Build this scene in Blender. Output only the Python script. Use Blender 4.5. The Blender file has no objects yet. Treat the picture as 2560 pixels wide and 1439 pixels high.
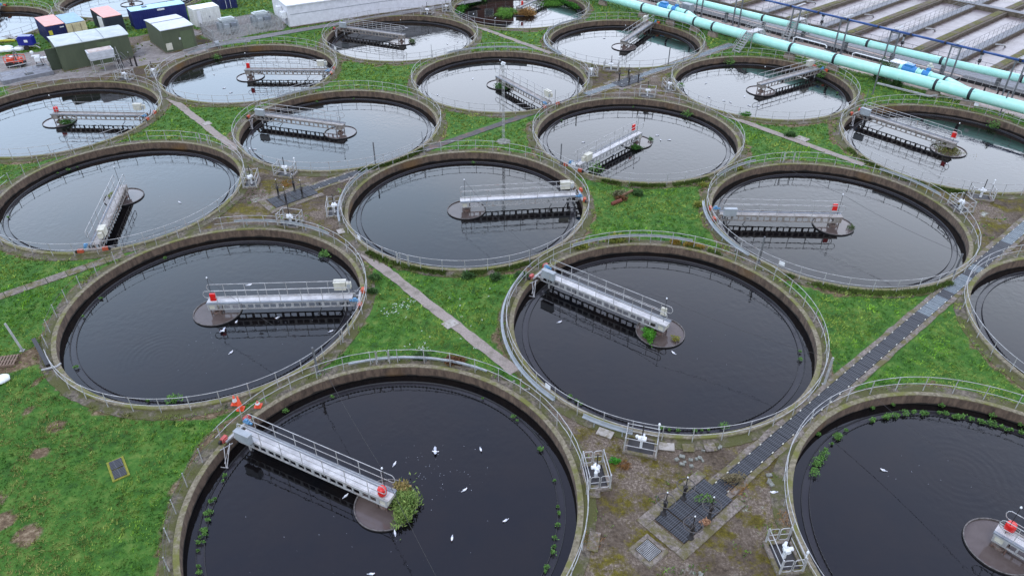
import bpy, math, random
import numpy as np
from mathutils import Vector, Matrix
random.seed(7)
rng = np.random.default_rng(11)
sc = bpy.context.scene
COL = sc.collection
R_ = math.radians

# ------------------------------------------------------------------ camera
cam_d = bpy.data.cameras.new('camera')
cam = bpy.data.objects.new('camera', cam_d)
COL.objects.link(cam)
cam.location = (0, 0, 30.67)
cam.rotation_mode = 'XYZ'
cam.matrix_world = Matrix.Translation((0, 0, 30.67)) @ Matrix.Rotation(R_(90 - 35.71), 4, 'X') @ Matrix.Rotation(R_(0.12), 4, 'Z')
cam_d.sensor_width = 36
cam_d.lens = 25.983
cam_d.clip_end = 4000
sc.camera = cam

# ------------------------------------------------------------------ sky, sun, exposure
SUN_EL, SUN_AZ = 58.0, -150.0          # azimuth measured from +Y towards +X
w = bpy.data.worlds.new("World")
sc.world = w
w.use_nodes = True
nt = w.node_tree
nt.nodes.clear()
def N(t, typ, **k):
    n = t.nodes.new(typ)
    for a, b in k.items():
        setattr(n, a, b)
    return n
sky = N(nt, 'ShaderNodeTexSky', sky_type='NISHITA', sun_disc=False)
sky.sun_elevation = R_(SUN_EL)
sky.sun_rotation = R_(SUN_AZ)
sky.air_density = 1.2
sky.dust_density = 1.0
tc = N(nt, 'ShaderNodeTexCoord')
sep = N(nt, 'ShaderNodeSeparateXYZ')
nt.links.new(tc.outputs['Generated'], sep.inputs[0])
mp = N(nt, 'ShaderNodeMapping')
mp.inputs['Scale'].default_value = (1, 1, 2.2)
nt.links.new(tc.outputs['Generated'], mp.inputs[0])
nz = N(nt, 'ShaderNodeTexNoise')
nz.inputs['Scale'].default_value = 1.9
nz.inputs['Detail'].default_value = 4
nz.inputs['Roughness'].default_value = 0.45
nt.links.new(mp.outputs[0], nz.inputs['Vector'])
rp = N(nt, 'ShaderNodeValToRGB')
rp.color_ramp.elements[0].position = 0.38
rp.color_ramp.elements[0].color = (0.64, 0.80, 1.02, 1)
rp.color_ramp.elements[1].position = 0.56
rp.color_ramp.elements[1].color = (0.79, 0.87, 1.02, 1)
xr = N(nt, 'ShaderNodeMapRange')          # a bluer break in the cloud towards the left
xr.inputs['From Min'].default_value = -0.30
xr.inputs['From Max'].default_value = 0.12
xr.inputs['To Min'].default_value = -0.14
xr.inputs['To Max'].default_value = 0.12
nt.links.new(sep.outputs['X'], xr.inputs['Value'])
xa = N(nt, 'ShaderNodeMath', operation='ADD')
nt.links.new(nz.outputs[0], xa.inputs[0])
nt.links.new(xr.outputs[0], xa.inputs[1])
nt.links.new(xa.outputs[0], rp.inputs[0])
# cloud brightness: a wide bright band low in the direction the camera looks, dimmer overhead and behind
ge = N(nt, 'ShaderNodeValToRGB')
ge.color_ramp.interpolation = 'B_SPLINE'
stops = [(0.0, .44), (0.20, .50), (0.33, .74), (0.44, .62), (0.55, .40), (0.66, .27), (0.80, .19), (1.0, .18)]
el_ = ge.color_ramp.elements
while len(el_) < len(stops): el_.new(0.5)
for k_, (p_, v_) in enumerate(stops):
    el_[k_].position = p_
    el_[k_].color = (v_, v_, v_, 1)
nt.links.new(sep.outputs['Z'], ge.inputs[0])
yr = N(nt, 'ShaderNodeMapRange', interpolation_type='SMOOTHSTEP')
yr.inputs['From Min'].default_value = -0.1
yr.inputs['From Max'].default_value = 0.75
yr.inputs['To Min'].default_value = 0.0
yr.inputs['To Max'].default_value = 1.0
nt.links.new(sep.outputs['Y'], yr.inputs['Value'])
back = N(nt, 'ShaderNodeMapRange')
back.inputs['From Min'].default_value = 0.0
back.inputs['From Max'].default_value = 1.0
back.inputs['To Min'].default_value = 17.0
back.inputs['To Max'].default_value = 13.0
nt.links.new(sep.outputs['Z'], back.inputs['Value'])
fwd = N(nt, 'ShaderNodeMath', operation='MULTIPLY')
fwd.inputs[1].default_value = 68.0
nt.links.new(ge.outputs[0], fwd.inputs[0])
mm = N(nt, 'ShaderNodeMix', data_type='FLOAT')
nt.links.new(yr.outputs[0], mm.inputs[0])
nt.links.new(back.outputs[0], mm.inputs[2])
nt.links.new(fwd.outputs[0], mm.inputs[3])
# the overhead cloud is thinner and bluer
bl = N(nt, 'ShaderNodeMapRange')
bl.inputs['From Min'].default_value = 0.5
bl.inputs['From Max'].default_value = 0.8
nt.links.new(sep.outputs['Z'], bl.inputs['Value'])
mb_ = N(nt, 'ShaderNodeMix', data_type='RGBA')
mb_.inputs[7].default_value = (0.72, 0.81, 1.24, 1)
nt.links.new(bl.outputs[0], mb_.inputs[0])
nt.links.new(rp.outputs[0], mb_.inputs[6])
vm = N(nt, 'ShaderNodeVectorMath', operation='SCALE')
nt.links.new(mb_.outputs[2], vm.inputs[0])
nt.links.new(mm.outputs[0], vm.inputs['Scale'])
mx = N(nt, 'ShaderNodeMix', data_type='RGBA')
mx.inputs[0].default_value = 0.88
nt.links.new(sky.outputs[0], mx.inputs[6])
nt.links.new(vm.outputs[0], mx.inputs[7])
bg = N(nt, 'ShaderNodeBackground')
bg.inputs['Strength'].default_value = 0.1
nt.links.new(mx.outputs[2], bg.inputs['Color'])
wo = N(nt, 'ShaderNodeOutputWorld')
nt.links.new(bg.outputs[0], wo.inputs[0])

sun_d = bpy.data.lights.new('sun', 'SUN')
sun_d.energy = 1.1
sun_d.angle = R_(20)
sun_d.color = (1.0, 0.96, 0.9)
sun = bpy.data.objects.new('sun', sun_d)
COL.objects.link(sun)
az, el = R_(SUN_AZ), R_(SUN_EL)
sd = Vector((math.sin(az) * math.cos(el), math.cos(az) * math.cos(el), math.sin(el)))
sun.rotation_euler = sd.to_track_quat('Z', 'Y').to_euler()
sun.location = (0, 0, 60)
sc.view_settings.view_transform = 'Standard'
sc.view_settings.look = 'None'
sc.view_settings.exposure = 0.12
sc.view_settings.gamma = 1.0
sc.cycles.max_bounces = 6
sc.cycles.diffuse_bounces = 2
sc.cycles.glossy_bounces = 3

# ------------------------------------------------------------------ helpers
def lin(c):
    out = []
    for v in c[:3]:
        v /= 255.0
        out.append(v / 12.92 if v < 0.04045 else ((v + 0.055) / 1.055) ** 2.4)
    return tuple(out) + (1.0,)

def st(s, t, z=0.0):
    """site grid (s along the tank rows, t across them) to world"""
    return Vector((0.757 * s + 0.653 * t, 0.653 * s - 0.757 * t, z))
AU = math.atan2(0.653, 0.757)        # heading of the s axis

class MB:
    def __init__(self):
        self.v, self.f = [], []
    def poly(self, pts, faces):
        b = len(self.v)
        self.v += [tuple(p) for p in pts]
        self.f += [tuple(i + b for i in f) for f in faces]
        return self
    def box(self, c, s, rz=0.0, ry=0.0, taper=1.0):
        hx, hy, hz = s[0] / 2, s[1] / 2, s[2] / 2
        M = Matrix.Rotation(rz, 3, 'Z') @ Matrix.Rotation(ry, 3, 'Y')
        pts = []
        for dz in (-1, 1):
            k = 1.0 if dz < 0 else taper
            for dx, dy in ((-1, -1), (1, -1), (1, 1), (-1, 1)):
                pts.append(M @ Vector((dx * hx * k, dy * hy * k, dz * hz)) + Vector(c))
        return self.poly(pts, [(3, 2, 1, 0), (4, 5, 6, 7), (0, 1, 5, 4), (1, 2, 6, 5), (2, 3, 7, 6), (3, 0, 4, 7)])
    def bar(self, a, b, wd, ht=None):
        """rectangular bar from a to b"""
        a, b = Vector(a), Vector(b)
        ht = ht or wd
        d = (b - a).normalized()
        up = Vector((0, 0, 1)) if abs(d.z) < 0.95 else Vector((1, 0, 0))
        x = d.cross(up).normalized() * wd / 2
        y = x.normalized().cross(d).normalized() * ht / 2
        pts = [a - x - y, a + x - y, a + x + y, a - x + y, b - x - y, b + x - y, b + x + y, b - x + y]
        return self.poly(pts, [(3, 2, 1, 0), (4, 5, 6, 7), (0, 1, 5, 4), (1, 2, 6, 5), (2, 3, 7, 6), (3, 0, 4, 7)])
    def tube(self, pts, r, n=6, closed=False):
        pts = [Vector(p) for p in pts]
        m = len(pts)
        rings = []
        prev = None
        for i, p in enumerate(pts):
            if closed:
                d = (pts[(i + 1) % m] - pts[i - 1])
            else:
                d = pts[min(i + 1, m - 1)] - pts[max(i - 1, 0)]
            d.normalize()
            if prev is None:
                up = Vector((0, 0, 1)) if abs(d.z) < 0.9 else Vector((1, 0, 0))
                x = d.cross(up).normalized()
            else:
                x = (prev - d * prev.dot(d)).normalized()
            prev = x
            y = d.cross(x)
            rr = r[i] if isinstance(r, (list, tuple)) else r
            rings.append([p + (x * math.cos(2 * math.pi * k / n) + y * math.sin(2 * math.pi * k / n)) * rr for k in range(n)])
        b = len(self.v)
        for g in rings:
            self.v += [tuple(q) for q in g]
        for i in range(m if closed else m - 1):
            j = (i + 1) % m
            for k in range(n):
                k2 = (k + 1) % n
                self.f.append((b + i * n + k, b + j * n + k, b + j * n + k2, b + i * n + k2))
        if not closed:
            self.f.append(tuple(b + k for k in range(n)))
            self.f.append(tuple(b + (m - 1) * n + k for k in reversed(range(n))))
        return self
    def lathe(self, prof, n=64, a0=0.0, a1=2 * math.pi, c=(0, 0)):
        """profile of (radius, z) swept round z"""
        full = abs(a1 - a0 - 2 * math.pi) < 1e-6
        m = len(prof)
        b = len(self.v)
        cnt = n if full else n + 1
        for i in range(cnt):
            a = a0 + (a1 - a0) * i / n
            for r, z in prof:
                self.v.append((c[0] + r * math.cos(a), c[1] + r * math.sin(a), z))
        for i in range(n):
            j = (i + 1) % cnt
            for k in range(m - 1):
                self.f.append((b + i * m + k, b + j * m + k, b + j * m + k + 1, b + i * m + k + 1))
        return self
    def ell(self, c, r, n=8, m=5, rot=None):
        b = len(self.v)
        c = Vector(c)
        for i in range(m + 1):
            th = math.pi * i / m
            for k in range(n):
                ph = 2 * math.pi * k / n
                p = Vector((r[0] * math.sin(th) * math.cos(ph), r[1] * math.sin(th) * math.sin(ph), r[2] * math.cos(th)))
                if rot: p = rot @ p
                self.v.append(tuple(c + p))
        for i in range(m):
            for k in range(n):
                k2 = (k + 1) % n
                self.f.append((b + i * n + k, b + (i + 1) * n + k, b + (i + 1) * n + k2, b + i * n + k2))
        return self
    def mesh(self, name, smooth=False):
        me = bpy.data.meshes.new(name)
        me.from_pydata(self.v, [], self.f)
        me.validate()
        if smooth:
            me.polygons.foreach_set('use_smooth', [True] * len(me.polygons))
        me.update()
        return me

CACHE = {}
def part(name, build, mat, parent=None, key=None, smooth=False, loc=None, rz=None, label=None):
    """one mesh object; build is an MB or a function making one, cached by key"""
    if key is not None and key in CACHE:
        me = CACHE[key]
    else:
        mb = build() if callable(build) else build
        me = mb.mesh(name, smooth)
        me.materials.append(mat)
        if key is not None:
            CACHE[key] = me
    o = bpy.data.objects.new(name, me)
    COL.objects.link(o)
    if parent: o.parent = parent
    if loc is not None: o.location = loc
    if rz is not None: o.rotation_euler = (0, 0, rz)
    if label: o['label'] = label
    return o
def thing(name, label, cat, loc=(0, 0, 0), rz=0.0, group=None):
    o = bpy.data.objects.new(name, None)
    o.empty_display_size = 0.3
    COL.objects.link(o)
    o.location = loc
    o.rotation_euler = (0, 0, rz)
    return tag(o, label, cat, group)
def tag(o, label, cat, group=None, kind=None):
    o['label'] = label
    o['category'] = cat
    if group: o['group'] = group
    if kind: o['kind'] = kind
    return o
def struct(o):
    o['kind'] = 'structure'
    return o

# ------------------------------------------------------------------ materials
def mat(name, c1, c2=None, scale=3.0, rough=0.7, metal=0.0, detail=6, stretch=(1, 1, 1), c3=None, s3=0.6, p3=(0.55, 0.7),
        bump=0.0, bscale=20.0, pos=(0.35, 0.65), spec=0.5, rot=0.0):
    m = bpy.data.materials.new(name)
    m.use_nodes = True
    t = m.node_tree
    bs = t.nodes['Principled BSDF']
    bs.inputs['Roughness'].default_value = rough
    bs.inputs['Metallic'].default_value = metal
    bs.inputs['Specular IOR Level'].default_value = spec
    a = lin(c1)
    if c2 is None:
        c2 = tuple(v * 0.86 for v in c1)
    geo = N(t, 'ShaderNodeNewGeometry')
    mpn = N(t, 'ShaderNodeMapping')
    mpn.inputs['Scale'].default_value = stretch
    mpn.inputs['Rotation'].default_value = (0, 0, rot)
    t.links.new(geo.outputs['Position'], mpn.inputs[0])
    n1 = N(t, 'ShaderNodeTexNoise')
    n1.inputs['Scale'].default_value = scale
    n1.inputs['Detail'].default_value = detail
    n1.inputs['Roughness'].default_value = 0.65
    t.links.new(mpn.outputs[0], n1.inputs['Vector'])
    cr = N(t, 'ShaderNodeValToRGB')
    cr.color_ramp.elements[0].position = pos[0]
    cr.color_ramp.elements[0].color = a
    cr.color_ramp.elements[1].position = pos[1]
    cr.color_ramp.elements[1].color = lin(c2)
    t.links.new(n1.outputs[0], cr.inputs[0])
    out = cr.outputs[0]
    if c3 is not None:
        n2 = N(t, 'ShaderNodeTexNoise')
        n2.inputs['Scale'].default_value = s3
        n2.inputs['Detail'].default_value = 5
        n2.inputs['Roughness'].default_value = 0.7
        t.links.new(mpn.outputs[0], n2.inputs['Vector'])
        mr = N(t, 'ShaderNodeMapRange')
        mr.inputs['From Min'].default_value = p3[0]
        mr.inputs['From Max'].default_value = p3[1]
        t.links.new(n2.outputs[0], mr.inputs['Value'])
        mxn = N(t, 'ShaderNodeMix', data_type='RGBA')
        mxn.inputs[7].default_value = lin(c3)
        t.links.new(mr.outputs[0], mxn.inputs[0])
        t.links.new(out, mxn.inputs[6])
        out = mxn.outputs[2]
    t.links.new(out, bs.inputs['Base Color'])
    if bump:
        nb = N(t, 'ShaderNodeTexNoise')
        nb.inputs['Scale'].default_value = bscale
        nb.inputs['Detail'].default_value = 4
        t.links.new(geo.outputs['Position'], nb.inputs['Vector'])
        bp = N(t, 'ShaderNodeBump')
        bp.inputs['Strength'].default_value = bump
        bp.inputs['Distance'].default_value = 0.05
        t.links.new(nb.outputs[0], bp.inputs['Height'])
        t.links.new(bp.outputs[0], bs.inputs['Normal'])
    return m

def water_mat(name, c1, c2, rough, ior, waves, scale=2.2, bumpscale=1.0, rings=False, WZ_=-.73):
    m = mat(name, c1, c2, scale=0.35, rough=rough)
    t = m.node_tree
    bs = t.nodes['Principled BSDF']
    bs.inputs['IOR'].default_value = ior
    geo = [n for n in t.nodes if n.type == 'NEW_GEOMETRY'][0]
    nb = N(t, 'ShaderNodeTexNoise')
    nb.inputs['Scale'].default_value = scale
    nb.inputs['Detail'].default_value = 3
    nb.inputs['Roughness'].default_value = 0.55
    t.links.new(geo.outputs['Position'], nb.inputs['Vector'])
    bp = N(t, 'ShaderNodeBump')
    bp.inputs['Strength'].default_value = waves
    bp.inputs['Distance'].default_value = 0.05 * bumpscale
    hsrc = nb.outputs[0]
    for (rx_, ry_, r0_, r1_, kk, am) in ([(-22.4, 35.9, .6, 3.6, 17., .5), (24.2, 26.7, .4, 3.2, 15., .55), (-15.6, 73.2, .3, 2.2, 16., .5), (-16.9, 63.6, .3, 2.4, 15., .5), (7.2, 71.9, .3, 2.2, 15., .4),
                                  (-2.47, 25.42, .1, .55, 34., .5)] if rings else []):
        vd = N(t, 'ShaderNodeVectorMath', operation='DISTANCE')
        vd.inputs[1].default_value = (rx_, ry_, WZ_)
        t.links.new(geo.outputs['Position'], vd.inputs[0])
        mu = N(t, 'ShaderNodeMath', operation='MULTIPLY')
        mu.inputs[1].default_value = kk
        t.links.new(vd.outputs['Value'], mu.inputs[0])
        sn = N(t, 'ShaderNodeMath', operation='SINE')
        t.links.new(mu.outputs[0], sn.inputs[0])
        f1 = N(t, 'ShaderNodeMapRange', interpolation_type='SMOOTHSTEP')
        f1.inputs['From Min'].default_value = r1_
        f1.inputs['From Max'].default_value = r1_ * .62
        f1.inputs['To Min'].default_value = 0
        f1.inputs['To Max'].default_value = am * .22
        t.links.new(vd.outputs['Value'], f1.inputs['Value'])
        ml = N(t, 'ShaderNodeMath', operation='MULTIPLY_ADD')
        t.links.new(sn.outputs[0], ml.inputs[0])
        t.links.new(f1.outputs[0], ml.inputs[1])
        t.links.new(hsrc, ml.inputs[2])
        hsrc = ml.outputs[0]
    t.links.new(hsrc, bp.inputs['Height'])
    last = bp
    # calm and rippled patches
    nb2 = N(t, 'ShaderNodeTexNoise')
    nb2.inputs['Scale'].default_value = 0.13
    nb2.inputs['Detail'].default_value = 2
    t.links.new(geo.outputs['Position'], nb2.inputs['Vector'])
    mr = N(t, 'ShaderNodeMapRange')
    mr.inputs['From Min'].default_value = 0.42
    mr.inputs['From Max'].default_value = 0.62
    mr.inputs['To Min'].default_value = waves * 0.25
    mr.inputs['To Max'].default_value = waves * 1.5
    t.links.new(nb2.outputs[0], mr.inputs['Value'])
    t.links.new(mr.outputs[0], bp.inputs['Strength'])
    t.links.new(last.outputs[0], bs.inputs['Normal'])
    return m

M = {}
M['galv'] = mat('galvanised steel', (170, 170, 168), (138, 138, 136), scale=2.5, rough=0.6, c3=(128, 112, 98), s3=1.3, p3=(0.56, 0.72))
M['galv_rail'] = mat('galvanised rail', (178, 178, 176), (136, 134, 130), scale=2.2, rough=0.5, c3=(142, 118, 104), s3=0.8, p3=(0.6, 0.72))
M['deck'] = mat('walkway deck', (196, 194, 190), (160, 158, 156), scale=1.6, rough=0.6, c3=(140, 142, 140), s3=4, p3=(0.58, 0.75))
M['trough'] = mat('grey trough', (128, 134, 140), (104, 110, 116), scale=3)
M['wall'] = None
M['coping'] = mat('coping concrete', (136, 127, 106), (88, 80, 60), scale=5, c3=(98, 98, 44), s3=0.5, p3=(0.47, 0.60), rough=0.9, bump=0.4)
M['apron'] = mat('rough apron concrete', (118, 108, 94), (52, 46, 36), scale=5.5, detail=10, c3=(72, 72, 32), s3=0.6, p3=(0.42, 0.54), rough=0.95, bump=0.8, bscale=9)
M['baffle'] = mat('dark baffle steel', (30, 30, 32), (18, 18, 20), scale=3, rough=0.6)
M['weir'] = mat('weir plate', (40, 40, 42), (24, 24, 26), scale=6, rough=0.6)
M['drum'] = mat('drum concrete rim', (112, 106, 102), (66, 62, 58), scale=6, rough=0.85)
M['drum_dark'] = mat('drum wet side', (22, 21, 22), (34, 32, 31), scale=5, rough=0.6)
M['frame'] = mat('rusty frame', (112, 104, 98), (92, 62, 50), scale=5, rough=0.8)
M['black'] = mat('black iron', (26, 26, 28), (40, 34, 32), scale=6, rough=0.6)
M['wheel_iron'] = mat('worn iron', (82, 77, 73), (58, 52, 48), scale=6, rough=0.7)
M['orange'] = mat('orange paint', (190, 82, 48), (160, 66, 40), scale=3, rough=0.6, c3=(120, 84, 66), s3=4, p3=(.55, .7))
M['pinkred'] = mat('faded red paint', (184, 84, 78), (150, 66, 60), scale=3, rough=0.6, c3=(150, 120, 110), s3=4, p3=(.55, .7))
M['red'] = mat('red plastic', (214, 34, 28), (190, 28, 24), scale=3, rough=0.35)
M['motor'] = mat('motor blue', (92, 146, 182), (70, 112, 146), scale=5, rough=0.5)
M['cabinet'] = mat('cabinet grey', (156, 162, 164), (136, 142, 144), scale=2, rough=0.5, c3=(150, 138, 120), s3=1.5, p3=(0.6, 0.75))
M['cream'] = mat('cream cabinet', (198, 196, 180), (178, 174, 156), scale=3, rough=0.6)
M['white'] = mat('white plastic', (226, 228, 228), (206, 208, 208), scale=3, rough=0.4)
M['water'] = water_mat('tank water', (9, 10, 13), (18, 15, 14), 0.02, 1.42, 0.14, rings=True)
M['launder'] = water_mat('launder water', (44, 43, 45), (36, 35, 38), 0.12, 1.36, 0.12)
M['brown_water'] = water_mat('brown water', (92, 82, 78), (70, 60, 55), 0.10, 1.40, 0.05)
M['soil'] = mat('soil', (92, 72, 54), (60, 46, 36), scale=5, rough=1)
M['path'] = mat('path tarmac', (150, 138, 128), (124, 114, 106), scale=9, detail=9, rough=0.95, c3=(104, 98, 84), s3=1.2, p3=(0.5, 0.72), bump=0.4)
M['path_dark'] = mat('dark path tarmac', (64, 62, 62), (84, 80, 76), scale=6, detail=8, rough=0.9, c3=(100, 78, 66), s3=0.9, p3=(0.5, 0.64))
M['slab'] = mat('light slab', (164, 158, 150), (132, 126, 116), scale=5, detail=9, rough=0.95, c3=(120, 112, 92), s3=2.5, p3=(.52, .66))
M['kerb'] = mat('kerb concrete', (136, 126, 116), (78, 70, 62), scale=7, detail=10, c3=(90, 84, 48), s3=1.1, p3=(0.46, 0.58), rough=0.95, bump=0.6)
M['stone'] = mat('rough stones', (132, 134, 124), (92, 90, 82), scale=7, detail=8, rough=0.95, bump=0.9, bscale=8)
M['teal'] = mat('turquoise pipe', (172, 226, 210), (158, 216, 200), scale=0.9, detail=8, rough=0.42, c3=(188, 226, 214), s3=1.4, p3=(0.5, 0.75), spec=0.4)
M['coupling'] = mat('black rubber coupling', (20, 28, 34), (34, 40, 44), scale=5, rough=0.6)
M['valve'] = mat('valve blue', (58, 134, 190), (44, 112, 168), scale=3, rough=0.4)
M['navy'] = mat('navy pipe', (28, 62, 116), (34, 70, 126), scale=2, rough=0.35)
M['steel_post'] = mat('weathered steel post', (108, 110, 112), (82, 82, 84), scale=4, stretch=(1, 1, .3), rough=0.6)
M['plinth'] = mat('plinth concrete', (150, 134, 120), (116, 102, 92), scale=4, rough=0.9, bump=0.4)
M['green_grp'] = mat('olive green panel', (80, 88, 66), (70, 78, 58), scale=1.1, stretch=(1, 1, .35), rough=0.6, c3=(104, 106, 78), s3=0.8, p3=(0.6, 0.85))
M['kiosk_roof'] = mat('kiosk roof', (180, 186, 182), (156, 164, 160), scale=0.9, rough=0.6)
M['moss_wall'] = mat('mossy wall top', (104, 98, 40), (62, 64, 26), scale=2.2, detail=10, c3=(96, 86, 72), s3=0.45, p3=(0.46, 0.58), rough=1, bump=0.4)
M['lane_wall'] = mat('lane wall concrete', (108, 98, 84), (76, 68, 56), scale=2.5, rough=0.95)
M['lane_deck'] = mat('grey walkway', (132, 134, 136), (112, 112, 112), scale=2.5, rough=0.9)
def simple(key, c, **k):
    M[key] = mat(key, c, tuple(v * 0.9 for v in c), scale=2, rough=k.pop('rough', 0.5), **k)
simple('cont_red_roof', (214, 146, 130), c3=(196, 126, 112), s3=0.8)
simple('cont_blue', (26, 34, 92), c3=(58, 52, 74), s3=1.6, p3=(.52, .72))
simple('cont_cream', (222, 208, 168), c3=(196, 176, 140), s3=1.2, p3=(.6, .8))
simple('cont_blueroof', (120, 156, 178), c3=(160, 140, 140), s3=0.8, p3=(.55, .8))
simple('cont_dark', (44, 52, 64))
simple('cont_long', (22, 34, 106), c3=(40, 50, 110), s3=1.2, p3=(.5, .7))
simple('cont_longroof', (160, 204, 222))
simple('white_steel', (224, 226, 220), c3=(206, 204, 190), s3=0.7, p3=(.5, .8))
simple('white_build', (218, 218, 222), c3=(206, 206, 208), s3=0.3, p3=(.5, .8))
simple('hopper', (200, 202, 206))
simple('wood', (120, 100, 84), rough=.9)
simple('orange_lift', (222, 84, 52))
simple('bluetank', (24, 34, 132), rough=.3)
simple('yellow', (200, 190, 60))
simple('cone', (214, 74, 36))
simple('asphalt_patch', (98, 96, 94), rough=.9)
simple('guard', (74, 72, 66))

# tank wall: streaked concrete, mossy crest, dark wet foot
def wall_material():
    m = mat('tank wall concrete', (114, 96, 80), (74, 60, 50), scale=3.4, detail=10, stretch=(1, 1, .3), rough=0.9,
            c3=(62, 50, 42), s3=4.5, p3=(0.52, 0.72), bump=.4)
    t = m.node_tree
    bs = t.nodes['Principled BSDF']
    src = bs.inputs['Base Color'].links[0].from_socket
    geo = [n for n in t.nodes if n.type == 'NEW_GEOMETRY'][0]
    sp = N(t, 'ShaderNodeSeparateXYZ')
    t.links.new(geo.outputs['Position'], sp.inputs[0])
    nn = N(t, 'ShaderNodeTexNoise')
    nn.inputs['Scale'].default_value = 1.3
    nn.inputs['Detail'].default_value = 6
    t.links.new(geo.outputs['Position'], nn.inputs['Vector'])
    ad = N(t, 'ShaderNodeMath', operation='MULTIPLY_ADD')
    ad.inputs[1].default_value = 0.34
    t.links.new(nn.outputs[0], ad.inputs[0])
    t.links.new(sp.outputs['Z'], ad.inputs[2])
    r1 = N(t, 'ShaderNodeMapRange')       # wet, algae-dark foot
    r1.inputs['From Min'].default_value = -0.50
    r1.inputs['From Max'].default_value = -0.44
    r1.inputs['To Min'].default_value = 1.0
    r1.inputs['To Max'].default_value = 0.0
    t.links.new(ad.outputs[0], r1.inputs['Value'])
    m1 = N(t, 'ShaderNodeMix', data_type='RGBA')
    m1.inputs[7].default_value = lin((34, 30, 24))
    t.links.new(r1.outputs[0], m1.inputs[0])
    t.links.new(src, m1.inputs[6])
    r3 = N(t, 'ShaderNodeMapRange')       # patches of rust and ochre staining
    r3.inputs['From Min'].default_value = 0.6
    r3.inputs['From Max'].default_value = 0.75
    n3 = N(t, 'ShaderNodeTexNoise')
    n3.inputs['Scale'].default_value = 0.16
    n3.inputs['Detail'].default_value = 3
    t.links.new(geo.outputs['Position'], n3.inputs['Vector'])
    t.links.new(n3.outputs[0], r3.inputs['Value'])
    m3 = N(t, 'ShaderNodeMix', data_type='RGBA')
    m3.inputs[7].default_value = lin((112, 82, 40))
    t.links.new(r3.outputs[0], m3.inputs[0])
    t.links.new(m1.outputs[2], m3.inputs[6])
    t.links.new(m3.outputs[2], bs.inputs['Base Color'])
    return m
M['wall'] = wall_material()

def grating_material(name, c1, c2, sp=0.11):
    m = bpy.data.materials.new(name)
    m.use_nodes = True
    t = m.node_tree
    bs = t.nodes['Principled BSDF']
    bs.inputs['Roughness'].default_value = 0.7
    geo = N(t, 'ShaderNodeNewGeometry')
    mp_ = N(t, 'ShaderNodeMapping')
    mp_.inputs['Rotation'].default_value = (0, 0, -AU)
    t.links.new(geo.outputs['Position'], mp_.inputs[0])
    br = N(t, 'ShaderNodeTexBrick')
    br.offset = 0.0
    br.inputs['Scale'].default_value = 1.0
    br.inputs['Brick Width'].default_value = 0.32
    br.inputs['Row Height'].default_value = sp
    br.inputs['Mortar Size'].default_value = 0.014
    br.inputs['Color1'].default_value = lin(c1)
    br.inputs['Color2'].default_value = lin(tuple(v * 0.8 for v in c1))
    br.inputs['Mortar'].default_value = lin(c2)
    t.links.new(mp_.outputs[0], br.inputs['Vector'])
    t.links.new(br.outputs[0], bs.inputs['Base Color'])
    return m
M['grate_black'] = grating_material('black open grating', (24, 26, 30), (74, 76, 80))
M['grate_grey'] = grating_material('grey open grating', (88, 98, 102), (122, 130, 132))

# ------------------------------------------------------------------ tanks: where they stand
TANKS = {
 'T1': (-6.49, 24.45), 'T2': (9.96, 38.58), 'T3': (-20.45, 40.75), 'T4': (-3.89, 55.01), 'T5': (26.47, 52.59),
 'T6': (-33.97, 57.11), 'T7': (-17.63, 70.87), 'T8': (12.36, 68.71), 'T9': (28.72, 82.70), 'T10': (-1.40, 84.56),
 'T11': (-15.01, 100.65), 'T12': (14.82, 98.49), 'T13': (-31.50, 86.97), 'T14': (-47.76, 73.50), 'T15': (42.86, 66.93),
 'T16': (1.08, 114.38), 'T17': (40.70, 36.90), 'T18': (23.93, 22.06), 'T19': (-75.55, 105.0), 'T20': (-59.19, 118.95)}
TD = {
 'T1': 'the tank at the bottom centre', 'T2': 'the front right tank with a grassy drum', 'T3': 'the front left tank',
 'T4': 'the tank in the middle of the photo', 'T5': 'the big tank right of the middle one', 'T6': 'the left tank with the steeply turned bridge',
 'T7': 'the tank just left of the lamp mast', 'T8': 'the tank just right of the lamp mast', 'T9': 'the tank beside the pipe stairs',
 'T10': 'the tank behind the lamp mast', 'T11': 'the tank beside the long white building', 'T12': 'the far tank under the near turquoise pipe',
 'T13': 'the tank below the fenced transformers', 'T14': 'the tank below the large green kiosk', 'T15': 'the tank at the upper right edge',
 'T16': 'the top centre tank with a reed island', 'T17': 'the tank cut off by the right edge', 'T18': 'the tank in the bottom right corner',
 'T19': 'the tank in the top left corner', 'T20': 'the tank behind the shipping containers'}
IJ = {'T1': 0, 'T2': 1, 'T3': 1, 'T4': 0, 'T5': 0, 'T6': 0, 'T7': 1, 'T8': 1, 'T9': 0, 'T10': 0, 'T11': 1, 'T12': 1, 'T13': 0,
      'T14': 1, 'T15': 1, 'T16': 0, 'T17': 1, 'T18': 0, 'T19': 1, 'T20': 0}
WZ = -0.73
CEN = np.array(list(TANKS.values()))

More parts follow.
